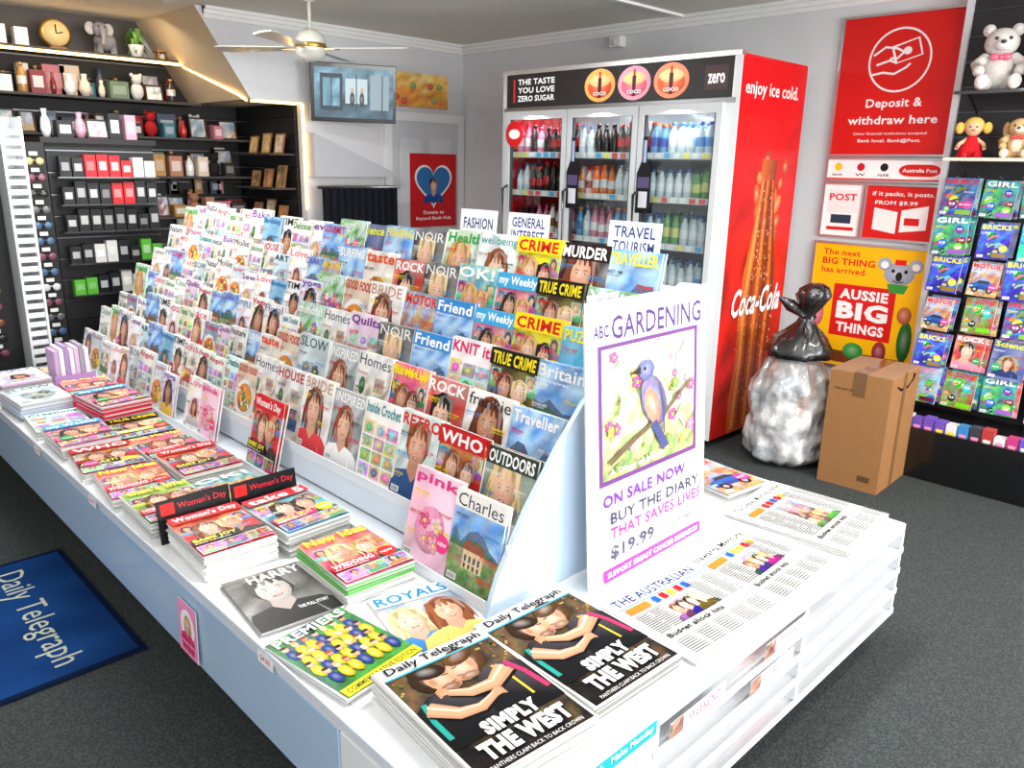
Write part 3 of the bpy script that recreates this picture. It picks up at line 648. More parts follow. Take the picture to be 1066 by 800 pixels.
def broad(title, seed, w=.36, h=.31, tc=C(10, 40, 110)):
    r = random.Random(seed); c = Cv(w, h, C(226, 226, 222)); c.text(title, .02, h-.05, w-.02, h-.018, tc, .025)
    c.rect(.01, h-.062, w-.01, h-.058, C(60, 120, 200)); c.photo(w*.36, .12, w*.66, h-.11, [C(40, 34, 34), C(190, 140, 120), C(110, 140, 170)], 7, 7, .9, r)
    for i in range(4): c.person(w*.4+.027*i, .12, .035, r.choice(SK), r.choice(HR), rc3(r, 20, 160), False, r)
    for i in range(5): c.rect(.12+.03*i, h-.095, .14+.03*i, h-.068, r.choice([RED, C(30, 90, 180), C(230, 180, 60)])); c.rect(.02, h-.095, .1, h-.07, C(230, 120, 40))
    c.text('Budget shock hits', .02, .085, w*.66, .108, C(20, 20, 20), .04)
    ink = C(70, 70, 74)
    for cx, t in ((.015, h-.105), (w*.18, h-.105), (w*.69, h-.08), (w*.85, h-.08)):
        y = t
        while y > .12: c.rect(cx, y-.0045, cx+w*.145-r.uniform(0, .012), y-.0015, ink); y -= .0075
    for k in range(5):
        for i in range(8): y = .075-.0078*i; c.rect(.015+w*.195*k, y-.0045, .015+w*.195*k+w*.17-r.uniform(0, .01), y-.0015, ink)
    return c
stack('newspaper_stack', None, .928, 1.01, 9, -5, .007, cv=TAB, tex='news')
stack('newspaper_stack', None, 1.222, 1.015, 8, -2, .007, cv=TAB, tex='news')
stack('newspaper_stack', None, 1.60, .95, 3, -4, .006, cv=broad('THE AUSTRALIAN', 3), tex='news')
stack('newspaper_stack', None, 1.955, .955, 2, 2, .006, cv=broad('Illawarra Mercury', 5, .31, .32, C(20, 20, 20)), tex='news')
stack('newspaper_stack', None, 2.345, 1.0, 5, 4, .006, cv=broad('The Sydney Morning Herald', 8, .36, .40, C(20, 20, 20)), tex='news')
stack('car_magazine_pile', 'motor', 2.40, 1.37, 5, -8); stack('car_magazine_pile', 'fish', 2.18, 1.64-.28, 0, 4) if False else None
for i, y in enumerate((1.66, 1.95, 2.28, 2.64, 3.0, 3.4, 3.8)): stack('car_magazine_pile', ['take5', '4wd', 'music', 'motor', 'fish', 'surf', 'gotit'][i], 2.38, y, 6+i % 3*3, R.uniform(-6, 6))
stack('magazine_stack', 'team', .845, 1.39, 3, 8)
stack('magazine_stack', 'harry', .86, 1.71, 2, -6)
stack('magazine_stack', 'royals', 1.085, 1.38, 1, -14)
stack('magazine_stack', 'newidea', 1.075, 1.69, 10, -3, spine=C(120, 190, 110))
stack('magazine_stack', 'women', .86, 2.05, 12, -2)
stack('magazine_stack', 'take5', 1.085, 2.03, 12, 2)
ks = ['thats', 'ok', 'newidea', 'women', 'gotit', 'pickme', 'weekly', 'truecrime', 'crime', 'take5', 'puzzle', 'cross']; qi = 0
for y in (2.40, 2.69, 2.98, 3.27):
    stack('magazine_stack', ks[qi % 12], .85, y, R.randint(3, 9), R.uniform(-7, 7)); stack('magazine_stack', ks[(qi+1) % 12], 1.075, y+.01, R.randint(4, 10), R.uniform(-5, 5)); qi += 2
stack('magazine_stack', 'weekly', 1.07, 3.56, 15, 5, spine=C(230, 60, 90)); stack('magazine_stack', 'beads', .85, 3.57, 5, -4)
stack('magazine_stack', 'pickme', 1.07, 3.86, 12, -4, spine=C(225, 70, 90))
stack('book_stack', 'slow', .85, 3.88, 12, 3, spine=C(200, 210, 230)); stack('book_stack', 'x9', .85, 4.18, 15, 3, spine=C(220, 190, 220)); stack('magazine_stack', 'retro', .87, 4.48, 4, -8); stack('magazine_stack', 'vogue', 1.08, 4.48, 3, 3)
b = Bd()
for i in range(7):
    x = 1.0+.022*i; k = [C(205, 170, 215), C(245, 245, 245), C(180, 150, 205), C(240, 235, 245), C(225, 200, 230), C(170, 165, 180), C(245, 240, 250)][i]
    b.box(x, 4.12, CZ+.001, x+.019, 4.26, CZ+.2+.01*(i % 3), k, 'print')
b.box(.99, 4.112, CZ+.001, 1.17, 4.117, CZ+.08, C(190, 150, 210), 'gloss'); b.build('upright_books')
for x, y, s in ((.86, 2.205, "Woman's Day"), (1.08, 2.19, "Woman's Day")):
    b = Bd(); c = Cv(.22, .13, C(18, 18, 20)); c.rect(.01, .085, .05, .12, RED); c.text(s, .06, .09, .21, .115, C(225, 40, 60), .0); b.canvas(c, frame((x-.11, y+.005, CZ+.001), (1, 0, 0), (0, .15, 1)), 'print', .006, BLACK)
    b.build('magazine_divider')

# ---------------------------------------------------------------- drinks fridge
FX, FB, FY0, FY1, FH = 3.80, 4.50, 2.24, 3.98, 2.12
fr = empty('drinks_fridge'); redc = C(208, 16, 22)
b = Bd()
b.box(FX, FY0+.001, .05, FB, FY0+.05, FH, redc, 'gloss'); b.box(FX, FY1-.05, .05, FB, FY1, FH, redc, 'gloss')
b.box(FB-.05, FY0+.05, .05, FB, FY1-.05, FH, C(225, 228, 230)); b.box(FX+.02, FY0+.05, FH-.05, FB-.05, FY1-.05, FH, C(60, 60, 62))
b.box(FX, FY0+.05, .05, FB-.05, FY1-.05, .3, C(40, 42, 45)); b.box(FX+.03, FY0+.05, 1.9, FB-.05, FY1-.05, FH-.05, C(235, 236, 238))
b.box(FX-.006, FY0, .05, FX+.004, FY0+.075, FH, C(228, 230, 232), 'gloss'); b.box(FX-.006, FY1-.05, .05, FX+.004, FY1, FH, C(228, 230, 232), 'gloss')
b.box(FB-.07, FY0+.06, .31, FB-.052, FY1-.06, 1.89, C(190, 198, 202), 'gloss')
for x in (FX+.05, FB-.1):
    for y in (FY0+.08, FY1-.08): b.lathe([(.025, 0), (.025, .05)], C(30, 30, 30), 'gloss', T(x, y, 0), 10)
for i in range(9): b.box(FX-.004, FY0+.1, .08+.022*i, FX+.001, FY1-.1, .09+.022*i, C(15, 15, 16))
b.build('cabinet', fr)
hw = FY1-FY0-.08; c = Cv(hw, .2, C(28, 24, 26))
c.text('THE TASTE', .1, .135, .42, .17, WHITE, .02); c.text('YOU LOVE', .1, .085, .42, .12, WHITE, .02); c.text('ZERO SUGAR', .1, .035, .42, .07, C(240, 240, 240), .02); c.rect(.06, .03, .075, .17, C(200, 30, 30))
for i in range(3):
    x = .78+.25*i; c.gell(x, .1, .115, .092, [C(250, 190, 100), C(250, 170, 190), C(250, 150, 110)][i], 26, 0, .3); c.gell(x, .09, .09, .06, [C(235, 90, 40), C(240, 110, 140), C(235, 100, 50)][i], 22, 0, .5); c.gell(x, .125, .08, .035, C(250, 215, 150), 18, 0, .4)
    c.rect(x-.013, .03, x+.013, .14, C(80, 20, 15)); c.rect(x-.007, .14, x+.007, .175, C(200, 30, 30)); c.text('COCO', x-.05, .045, x+.05, .065, WHITE, .02)
c.rect(hw-.17, .04, hw-.03, .16, C(60, 40, 40)); c.text('zero', hw-.15, .07, hw-.05, .12, WHITE, .02)
b = Bd(); b.canvas(c, frame((FX-.012, FY1-.04, 1.91), (0, -1, 0), (0, 0, 1)), 'glow', .012, C(200, 200, 200))
b.box(FX-.016, FY0, 2.11, FX+.02, FY1, 2.135, C(235, 236, 238), 'metal'); b.box(FX-.016, FY0+.02, 1.885, FX+.0, FY1-.02, 1.908, C(150, 152, 155), 'metal'); b.build('lit_header', fr)
dw = (FY1-FY0-.125)/3
b = Bd(); g = Bd()
for i in range(3):
    y0 = FY0+.075+dw*i; y1 = y0+dw-.01; x0, x1 = FX-.035, FX-.008; fc = C(212, 215, 218)
    b.box(x0, y0, .31, x1, y0+.035, 1.885, fc, 'gloss'); b.box(x0, y1-.035, .31, x1, y1, 1.885, fc, 'gloss'); b.box(x0, y0+.035, .31, x1, y1-.035, .36, fc, 'gloss'); b.box(x0, y0+.035, 1.835, x1, y1-.035, 1.885, fc, 'gloss')
    b.box(x0+.005, y0+.035, .36, x1, y0+.045, 1.835, C(60, 62, 66)); b.box(x0+.005, y1-.045, .36, x1, y1-.035, 1.835, C(60, 62, 66))
    g.box(x0+.012, y0+.04, .36, x0+.016, y1-.04, 1.835, WHITE, 'glass')
    b.tube([(x0, y1-.02, .95), (x0-.04, y1-.02, .97), (x0-.04, y1-.02, 1.4), (x0, y1-.02, 1.42)], .009, C(40, 40, 42), 'gloss')
    if i < 2:
        b2 = [(0, 0), (.1, 0), (.1, .22), (.065, .3), (.065, .42), (.035, .42), (.035, .3), (0, .22)]
        X = frame((x0-.003, y1-.01, 1.30), (0, -1, 0), (0, 0, 1)); b.prism(b2, -.001, .0, C(20, 20, 26), 'print', X)
        b.prism([(.02, .03), (.08, .03), (.08, .12), (.02, .12)], .0005, .001, C(225, 225, 235), 'print', X); b.prism([(.01, .14), (.09, .14), (.09, .2), (.01, .2)], .0005, .001, C(90, 80, 120), 'print', X); b.prism([(.04, .28), (.06, .28), (.06, .4), (.04, .4)], .0005, .001, C(170, 190, 220), 'print', X)
X = frame((FX-.04, FY1-.06, 1.66), (0, -1, 0), (0, 0, 1))
b.prism([(.085+.08*math.cos(t*math.pi/12), .085+.08*math.sin(t*math.pi/12)) for t in range(24)], 0, .002, C(215, 25, 30), 'print', X)
b.prism([(.085+.05*math.cos(t*math.pi/12), .085+.03*math.sin(t*math.pi/12)) for t in range(24)], .0021, .003, WHITE, 'print', X)
b.build('doors', fr); g.build('door_glass', fr)
b = Bd(); zs = [.36, .60, .86, 1.12, 1.38, 1.62]
for z in zs:
    b.box(FX+.02, FY0+.06, z-.012, FB-.08, FY1-.06, z-.004, C(205, 208, 210), 'gloss'); b.box(FX+.014, FY0+.06, z-.02, FX+.02, FY1-.06, z+.016, C(225, 228, 230), 'gloss')
    for i in range(26): b.box(FX+.0125, FY0+.1+.062*i, z-.016, FX+.0138, FY0+.14+.062*i, z+.012, R.choice([WHITE, C(250, 240, 120), C(240, 90, 80), WHITE, C(90, 180, 230)]), 'print')
b.build('wire_shelves', fr)
b = Bd()
for y in (FY0+.065, FY0+.075+dw-.005, FY0+.075+2*dw-.005, FY1-.075): b.box(FX+.004, y-.008, .32, FX+.012, y+.008, 1.88, C(215, 228, 245), 'glow')
b.build('interior_light_strips', fr)
b = Bd()
def bottle(b, x, y, z, h, liq, lab, cap, r=.031):
    p = [(r*.9, 0), (r, .01), (r, h*.28), (r*1.01, h*.29), (r*1.01, h*.55), (r, h*.56), (r*.85, h*.68), (r*.42, h*.84), (r*.4, h*.91), (r*.48, h*.915), (r*.48, h)]
    cl = [liq, liq, liq, lab, lab, liq, liq, liq, liq, cap, cap]; b.lathe(p, liq, 'gloss', T(x, y, z), 10, cl)
ck = C(40, 18, 12)
types = {'coke': (ck, C(190, 30, 34), RED), 'zero': (ck, C(24, 24, 26), BLACK), 'water': (C(190, 212, 225), C(90, 145, 205), C(40, 90, 190)), 'blue': (C(90, 155, 210), C(40, 70, 170), C(220, 120, 40)), 'orange': (C(220, 120, 40), C(220, 220, 220), C(200, 100, 20)), 'green': (C(100, 160, 90), C(215, 215, 130), C(20, 100, 50)), 'milk': (C(225, 215, 205), C(130, 80, 50), C(120, 60, 30)), 'pink': (C(215, 130, 160), C(235, 235, 235), C(200, 40, 90)), 'lemon': (C(215, 215, 130), C(40, 110, 70), C(220, 210, 60)), 'clear': (C(205, 218, 224), C(235, 238, 242), C(40, 100, 170))}
plan = {2: [['coke', 'zero'], ['zero', 'lemon', 'water'], ['orange', 'green', 'coke'], ['milk', 'pink', 'zero'], ['zero', 'coke', 'clear'], ['coke', 'zero', 'pink']],
        1: [['water', 'clear'], ['clear', 'coke'], ['water', 'blue'], ['blue', 'pink', 'clear'], ['clear', 'orange', 'milk'], ['coke', 'zero', 'clear']],
        0: [['clear', 'water'], ['clear', 'water', 'milk'], ['water', 'clear', 'zero'], ['clear', 'green', 'water'], ['green', 'clear'], ['water', 'clear', 'blue']]}
for i in range(3):
    for li, z in enumerate(zs):
        n = 8; ops = plan[i][li]
        for j in range(n):
            y = FY0+.075+dw*i+.055+(dw-.12)*j/(n-1)
            k = types[ops[(j*len(ops))//n] if R.random() < .75 else R.choice(ops)]; h = R.uniform(.16, .2)
            for d in range(3): bottle(b, FX+.06+.07*d, y, z-.003, h*R.uniform(.97, 1.02), *k, r=.027)
b.build('drinks', fr)
sw, shh = FB-FX, FH-.06
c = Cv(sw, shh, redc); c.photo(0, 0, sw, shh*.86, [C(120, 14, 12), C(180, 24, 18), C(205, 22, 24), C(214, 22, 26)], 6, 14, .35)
c.text('enjoy ice cold.', .05, 1.86, .62, 1.95, WHITE, .01)
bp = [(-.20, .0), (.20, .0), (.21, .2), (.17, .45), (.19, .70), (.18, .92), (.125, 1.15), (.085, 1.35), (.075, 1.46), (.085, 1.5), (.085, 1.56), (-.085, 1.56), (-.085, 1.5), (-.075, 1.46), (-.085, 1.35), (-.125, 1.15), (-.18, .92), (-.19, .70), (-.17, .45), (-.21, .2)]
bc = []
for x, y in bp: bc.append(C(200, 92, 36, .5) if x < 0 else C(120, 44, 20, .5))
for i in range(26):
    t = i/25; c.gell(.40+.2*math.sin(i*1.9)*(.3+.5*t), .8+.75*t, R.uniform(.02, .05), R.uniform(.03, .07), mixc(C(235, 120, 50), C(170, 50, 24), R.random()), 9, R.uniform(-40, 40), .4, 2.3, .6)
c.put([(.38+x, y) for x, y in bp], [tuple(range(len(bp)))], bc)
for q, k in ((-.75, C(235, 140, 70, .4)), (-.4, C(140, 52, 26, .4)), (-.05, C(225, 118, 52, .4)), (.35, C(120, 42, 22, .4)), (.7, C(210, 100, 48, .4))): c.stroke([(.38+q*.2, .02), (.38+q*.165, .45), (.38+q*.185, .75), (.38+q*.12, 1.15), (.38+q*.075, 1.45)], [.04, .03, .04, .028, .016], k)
for i in range(220):
    y = R.uniform(.02, 1.4); c.ell(.38+R.uniform(-.19, .19)*(1 if y < .9 else .5), y, R.uniform(.002, .007), R.uniform(.003, .009), mixc(C(240, 160, 100), WHITE, R.random()*.5) if R.random() < .6 else C(90, 30, 18), 6)
c.text('Coca-Cola', .10, .70, .64, .86, WHITE, .025, .35)
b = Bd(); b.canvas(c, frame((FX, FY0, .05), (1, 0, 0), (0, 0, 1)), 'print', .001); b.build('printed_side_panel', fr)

# ---------------------------------------------------------------- wall posters
def onwall(cv, ytop_left, z, name, back=.012, tilt=0.0, fc=C(200, 202, 205), x=X1-.02):
    b = Bd(); X = frame((x, ytop_left, z), (0, -1, 0), (tilt, 0, 1)); b.canvas(cv, X, 'print', back)
    w, h = cv.w, cv.h; e = .012
    for q in ((-e, -e, 0, h+e), (w, -e, w+e, h+e), (0, -e, w, 0), (0, h, w, h+e)): b.box(q[0], q[1], -back, q[2], q[3], .008, fc, 'metal', X)
    return b.build(name)
PR = C(216, 28, 24)
c = Cv(.64, .72, PR); c.ring(.32, .49, .155, .165, WHITE)
c.poly([(.30, .47), (.44, .51), (.41, .60), (.27, .56)], WHITE); c.poly([(.31, .478), (.43, .513), (.404, .592), (.284, .554)], PR); c.ell(.357, .535, .022, .02, WHITE, 14)
for s_ in ([(.18, .52), (.24, .56), (.30, .55), (.34, .53)], [(.18, .42), (.24, .43), (.30, .42), (.36, .45), (.38, .47)], [(.2, .47), (.27, .49), (.31, .475)], [(.34, .53), (.31, .50), (.27, .50)]): c.stroke(s_, .011, WHITE)
c.text('Deposit &', .17, .235, .47, .295, WHITE, .02); c.text('withdraw here', .08, .16, .56, .205, WHITE, .02)
c.text('Other financial institutions accepted.', .12, .10, .52, .118, WHITE); c.text('Bank local. Bank@Post.', .15, .06, .49, .083, WHITE, .015)
onwall(c, 2.135, 1.65, 'bank_poster')
c = Cv(.64, .11, WHITE); c.rect(0, .0, .64, .008, PR)
for i, (k, t) in enumerate(((C(250, 200, 20), 'bank'), (C(200, 20, 40), 'W'), (C(20, 20, 20), 'NAB'))): c.ell(.06+.13*i, .07, .022, .022, k); c.text(t, .03+.13*i, .02, .09+.13*i, .035, C(40, 40, 40), .02)
c.ell(.46, .055, .06, .032, PR); c.ell(.56, .055, .06, .032, PR); c.rect(.46, .023, .56, .087, PR); c.text('Australia Post', .42, .045, .6, .065, WHITE, .02)
onwall(c, 2.135, 1.51, 'payment_logo_sign', .01)
c = Cv(.22, .29, WHITE); c.rect(.02, .13, .2, .26, C(235, 235, 235)); c.text('POST', .03, .2, .19, .24, PR, .03); c.rect(.03, .03, .19, .05, PR); c.rect(.05, .07, .17, .12, C(40, 60, 80)); onwall(c, 2.135, 1.19, 'parcel_notice', .008)
c = Cv(.39, .29, C(214, 28, 26)); c.text('if it packs, it posts.', .03, .23, .36, .26, WHITE, .02); c.poly([(.05, .05), (.18, .03), (.18, .15), (.05, .17)], C(245, 245, 245)); c.poly([(.2, .04), (.34, .06), (.34, .19), (.2, .16)], C(250, 250, 250)); c.rect(.22, .08, .3, .12, PR); c.text('FROM $9.99', .05, .185, .28, .21, WHITE, .02); onwall(c, 1.888, 1.19, 'postage_poster', .008)
c = Cv(.64, .72, C(248, 190, 10)); c.text('The next', .05, .655, .27, .69, C(220, 30, 25), .02); c.text('BIG THING', .05, .60, .36, .64, C(220, 30, 25), .03); c.text('has arrived.', .05, .55, .32, .585, C(220, 30, 25), .02)
c.rect(.14, .18, .5, .49, C(216, 28, 24)); c.text('AUSSIE', .18, .405, .46, .465, WHITE, .04); c.text('BIG', .17, .285, .47, .39, WHITE, .05); c.text('THINGS', .18, .205, .46, .265, WHITE, .04)
gk = C(165, 175, 190)
c.gell(.5, .58, .085, .065, gk, 18, 0, .3); c.gell(.415, .63, .04, .038, gk, 12, 0, .3); c.gell(.585, .63, .04, .038, gk, 12, 0, .3); c.ell(.415, .625, .022, .02, WHITE); c.ell(.585, .625, .022, .02, WHITE); c.ell(.5, .565, .018, .027, C(30, 30, 34)); c.ell(.465, .595, .01, .011, BLACK, 10); c.ell(.535, .595, .01, .011, BLACK, 10); c.stroke([(.47, .54), (.5, .53), (.53, .54)], .006, BLACK); c.rect(.47, .63, .53, .66, RED); c.poly([(.44, .52), (.46, .47), (.54, .47), (.56, .52)], C(60, 150, 60))
c.gell(.58, .2, .04, .12, C(40, 110, 50)); c.gell(.06, .3, .035, .08, C(240, 120, 140)); c.gell(.07, .12, .05, .05, C(240, 110, 30)); c.gell(.56, .35, .04, .05, C(200, 110, 60)); c.rect(.05, .02, .6, .09, C(120, 60, 30)); c.gell(.3, .1, .06, .05, C(60, 160, 70)); c.gell(.45, .12, .04, .06, C(160, 50, 60))
onwall(c, 2.15, .42, 'collectables_poster', .012)
b = Bd(); b.box(X1-.07, 3.70, 2.36, X1-.001, 3.80, 2.43, C(240, 240, 238), 'gloss'); b.lathe([(.022, 0), (.02, .012), (.001, .016)], C(210, 212, 215), 'gloss', T(X1-.07, 3.75, 2.39) @ Ry(-90), 12); b.build('alarm_sensor', None, .006)

# ---------------------------------------------------------------- cardboard carton
kb = C(150, 106, 66); b = Bd(); w, d, h = .4, .3, .6
BX = T(4.05, 1.47, 0) @ Rz(2)
b.box(-w/2, -d/2, 0, w/2, d/2, h-.006, kb, 'card', BX)
for s in (0, 1): b.box(-w/2, -d/2+s*(d/2+.002), h-.006, w/2, -.002+s*(d/2+.002), h, mixc(kb, WHITE, .07), 'card', BX)
b.box(-w/2-.002, -.03, h-.12, -w/2, .03, h, C(110, 78, 48), 'gloss', BX); b.box(-w/2-.001, -.03, h, w/2+.001, .03, h+.0015, C(112, 80, 50), 'gloss', BX)
c = Cv(d, h, kb); c.sh = []; c.n = 1
c.text('THIS WAY UP', .03, .5, .12, .512, C(60, 45, 30), .01)
for i in range(10): c.rect(.2+.006*i, .05, .203+.006*i, .08, C(60, 45, 30))
b.canvas(c, BX @ frame((-w/2-.002, d/2, 0), (0, -1, 0), (0, 0, 1)), 'news')
c = Cv(w, h, kb); c.sh = []; c.n = 1
c.stroke([(.08, .545), (.14, .52), (.24, .52), (.31, .55)], [.008, .013, .013, .006], C(25, 22, 20)); c.rect(.17, .0, .21, h, C(122, 86, 52)); c.poly([(.3, .53), (.34, .57), (.3, .58)], C(25, 22, 20))
b.canvas(c, BX @ frame((-w/2, -d/2-.002, 0), (1, 0, 0), (0, 0, 1)), 'news'); b.build('cardboard_carton', None, .003)

# ---------------------------------------------------------------- tied garbage bag
def lump(cx, cy, prof, seg, amp, colf, mat, b, sc=6, seed=0, lean=(0, 0)):
    vs = []; cc = []; fs = []; z0 = prof[0][1]
    for j, (r, z) in enumerate(prof):
        for i in range(seg):
            a = 2*math.pi*i/seg; p = Vector((math.cos(a)*2.2, math.sin(a)*2.2, z*sc+seed))
            n = noise.noise(p*1.3)+.6*noise.noise(p*3.1)+.3*noise.noise(p*6); rr = r*(1+amp*n)
            vs.append((cx+lean[0]*(z-z0)+rr*math.cos(a), cy+lean[1]*(z-z0)+rr*math.sin(a), z+amp*.06*noise.noise(p*2) if 0 < j < len(prof)-1 else z)); cc.append(colf(a, z, n))
    for j in range(len(prof)-1):
        for i in range(seg):
            k = (i+1) % seg; fs.append((j*seg+i, j*seg+k, (j+1)*seg+k, (j+1)*seg+i))
    fs.append(tuple(reversed(range(seg)))); fs.append(tuple((len(prof)-1)*seg+i for i in range(seg))); b.add(vs, fs, cc, mat, None, True)
gb = empty('garbage_bag'); b = Bd()
def cf(a, z, n):
    q = noise.noise(Vector((math.cos(a)*2.0, math.sin(a)*2.0, z*6+3)))
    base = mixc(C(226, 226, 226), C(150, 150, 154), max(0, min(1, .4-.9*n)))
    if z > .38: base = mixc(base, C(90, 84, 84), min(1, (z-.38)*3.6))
    if q > .22: return mixc(base, C(150, 112, 92), min(.6, (q-.22)*4))
    if q < -.3: return mixc(base, C(110, 128, 142), min(.5, (-q-.3)*4))
    return base
pr = []
for i in range(44):
    t = i/43; z = .002+.68*t; r = .205*min(1, (t*9+.35))**.5 if t < .08 else (.205 if t < .62 else .205-.135*((t-.62)/.38)**1.3); pr.append((r, z))
lump(3.98, 1.88, pr, 80, .12, cf, 'bag', b, 7, 0, (.0, 0)); b.build('clear_sack', gb)
b = Bd(); bk = C(16, 16, 18)
pr = [(.15, .60), (.155, .64), (.13, .69), (.09, .73), (.055, .77), (.034, .80), (.036, .82), (.06, .87), (.085, .92), (.07, .96), (.03, .985)]
lump(3.99, 1.87, pr, 36, .3, lambda a, z, n: bk, 'bag', b, 9, 5, (.12, -.12))
b.tube([(3.98, 1.82, .80), (4.01, 1.88, .81), (4.05, 1.84, .80), (4.01, 1.81, .81)], .015, bk, 'bag')
b.tube([(4.0, 1.84, .8), (3.95, 1.80, .74), (3.92, 1.78, .62)], [.014, .03, .01], bk, 'bag'); b.tube([(4.0, 1.84, .8), (3.98, 1.93, .86), (3.96, 1.99, .90)], [.014, .035, .008], bk, 'bag')
b.build('tied_top', gb)

# ---------------------------------------------------------------- right slat display with kids magazines + toys
sd = empty('toy_and_magazine_display'); SY0, SY1 = .1, 1.46
b = Bd()
b.box(4.62, SY0, .0, X1-.001, SY1, 2.46, C(22, 22, 25))
for i in range(17): b.box(4.612, SY0, .42+.12*i, 4.621, SY1, .53+.12*i, C(26, 26, 30)); b.box(4.613, SY0, .532+.12*i, 4.6205, SY1, .538+.12*i, C(90, 92, 98), 'metal')
b.box(4.25, SY0, 0, 4.62, SY1, .22, C(16, 16, 18), 'gloss'); b.box(4.25, SY0, .22, 4.27, SY1, .27, C(20, 20, 22), 'gloss'); b.box(4.40, SY0, .22, 4.62, SY1, .30, C(22, 22, 24), 'gloss')
b.box(4.59, SY1, 0, X1-.001, SY1+.03, 2.46, C(205, 208, 214), 'gloss')
b.build('slat_panel', sd)
b = Bd()
for z in (1.63, 1.94): b.box(4.38, SY0, z-.015, 4.61, SY1-.04, z, C(226, 214, 190) if z < 1.8 else C(60, 60, 62), 'gloss'); b.tube([(4.61, SY1-.1, z-.1), (4.42, SY1-.1, z-.016)], .006, C(60, 60, 60))
b.build('toy_shelves', sd)
kk = ['kids%d' % i for i in range(10)]+['music', 'motor', 'science']
for ri in range(6):
    z = .36+.197*ri; y = 1.375
    while y > .25:
        sc = R.uniform(.66, .8)
        for dup in (1, 0):
            X = frame((4.47+.014*ri+.02*dup+R.uniform(-.008, .008), y-.02*dup, z+R.uniform(-.008, .01)), (R.uniform(-.12, .12), -1, R.uniform(-.08, .08)), (.22, 0, 1)) @ Matrix.Diagonal((sc, sc*.93, 1, 1))
            o = bpy.data.objects.new('childrens_magazine', MM[R.choice(kk)]); scene.collection.objects.link(o); o.matrix_world = X; o.parent = sd
        y -= R.uniform(.175, .205)
    b = Bd()
    yy = SY1-.06
    while yy > SY0: b.tube([(4.61, yy, z+.19), (4.50+.014*ri, yy, z+.195)], .003, C(150, 152, 156)); yy -= .1
    b.build('display_hooks', sd)
b = Bd()
for i in range(24):
    y = SY0+.03+.055*i; k = R.choice([C(190, 60, 120), C(110, 80, 180), C(220, 220, 225), C(60, 130, 190), C(180, 60, 60), C(60, 60, 70)])
    b.box(4.285, y, .223, 4.345, y+.05, .30+R.uniform(0, .035), k, 'print'); b.box(4.284, y+.008, .25, 4.2849, y+.04, .28, R.choice([WHITE, C(250, 220, 60), C(240, 150, 190)]), 'print')
b.build('boxed_trinkets', sd)
def plush(name, x, y, z, s, fur, muzzle, bow, ears='round', yaw=20):
    b = Bd(); X = T(x, y, z) @ Rz(yaw) @ Matrix.Scale(s, 4)
    b.ball((0, 0, .09), (.075, .08, .092), fur, 'fuzzy', X); b.ball((-.02, 0, .09), (.06, .06, .07), muzzle, 'fuzzy', X)
    b.ball((-.01, 0, .225), (.068, .078, .07), fur, 'fuzzy', X); b.ball((-.07, 0, .21), (.03, .036, .027), muzzle, 'fuzzy', X); b.ball((-.098, 0, .22), (.009, .013, .009), C(30, 25, 25), 'gloss', X)
    for g in (-1, 1):
        b.ball((-.068, g*.03, .24), .009, C(15, 15, 15), 'gloss', X)
        if ears == 'round': b.ball((0, g*.062, .285), (.016, .03, .03), fur, 'fuzzy', X); b.ball((-.012, g*.062, .285), (.01, .019, .019), muzzle, 'fuzzy', X)
        elif ears == 'long': b.ball((-.0, g*.088, .21), (.018, .024, .06), mixc(fur, C(120, 70, 40), .5), 'fuzzy', X)
        b.tube([(-.01, g*.06, .155), (-.05, g*.1, .12), (-.09, g*.09, .09)], [.028, .027, .024], fur, 'fuzzy', X, 10); b.ball((-.095, g*.088, .087), .027, fur, 'fuzzy', X)
        b.tube([(-.02, g*.045, .035), (-.08, g*.065, .03), (-.125, g*.07, .03)], [.036, .034, .03], fur, 'fuzzy', X, 10); b.ball((-.13, g*.07, .035), (.022, .032, .036), muzzle, 'fuzzy', X)
    b.ball((-.065, 0, .152), (.012, .014, .012), bow, 'gloss', X)
    for g in (-1, 1): b.ball((-.064, g*.026, .154), (.008, .022, .017), bow, 'gloss', X)
    return b.build(name)
plush('teddy_bear', 4.47, 1.27, 1.94, .95, C(225, 220, 215), C(235, 230, 226), C(225, 90, 120))
plush('teddy_bear', 4.47, 1.03, 1.94, .9, C(200, 110, 150), C(240, 200, 215), C(250, 240, 120))
plush('toy_dog', 4.47, 1.13, 1.63, .62, C(215, 180, 130), C(240, 225, 200), C(210, 60, 60), 'long', 10)
plush('teddy_bear', 4.47, .9, 1.63, .65, C(225, 205, 160), C(245, 235, 215), C(120, 60, 160))
b = Bd(); X = T(4.47, 1.33, 1.632) @ Rz(15) @ Matrix.Scale(.7, 4)
b.lathe([(.085, 0), (.07, .06), (.03, .14), (.02, .15)], C(225, 40, 50), 'fuzzy', X, 16); b.ball((0, 0, .2), (.055, .055, .058), C(240, 195, 160), 'fuzzy', X); b.ball((.015, 0, .215), (.06, .066, .06), C(245, 205, 100), 'fuzzy', X)
for g in (-1, 1):
    b.ball((-.052, g*.02, .205), .006, BLACK, 'gloss', X); b.ball((0, g*.085, .2), (.022, .03, .04), C(245, 205, 100), 'fuzzy', X); b.tube([(0, g*.03, .125), (-.03, g*.075, .09), (-.06, g*.085, .06)], .014, C(240, 195, 160), 'fuzzy', X); b.tube([(-.03, g*.03, .02), (-.1, g*.04, .015)], .018, WHITE, 'fuzzy', X); b.ball((-.11, g*.04, .02), (.02, .02, .025), C(200, 30, 40), 'fuzzy', X)
b.ball((-.054, 0, .182), (.004, .014, .005), C(210, 50, 60), 'gloss', X); b.build('rag_doll')

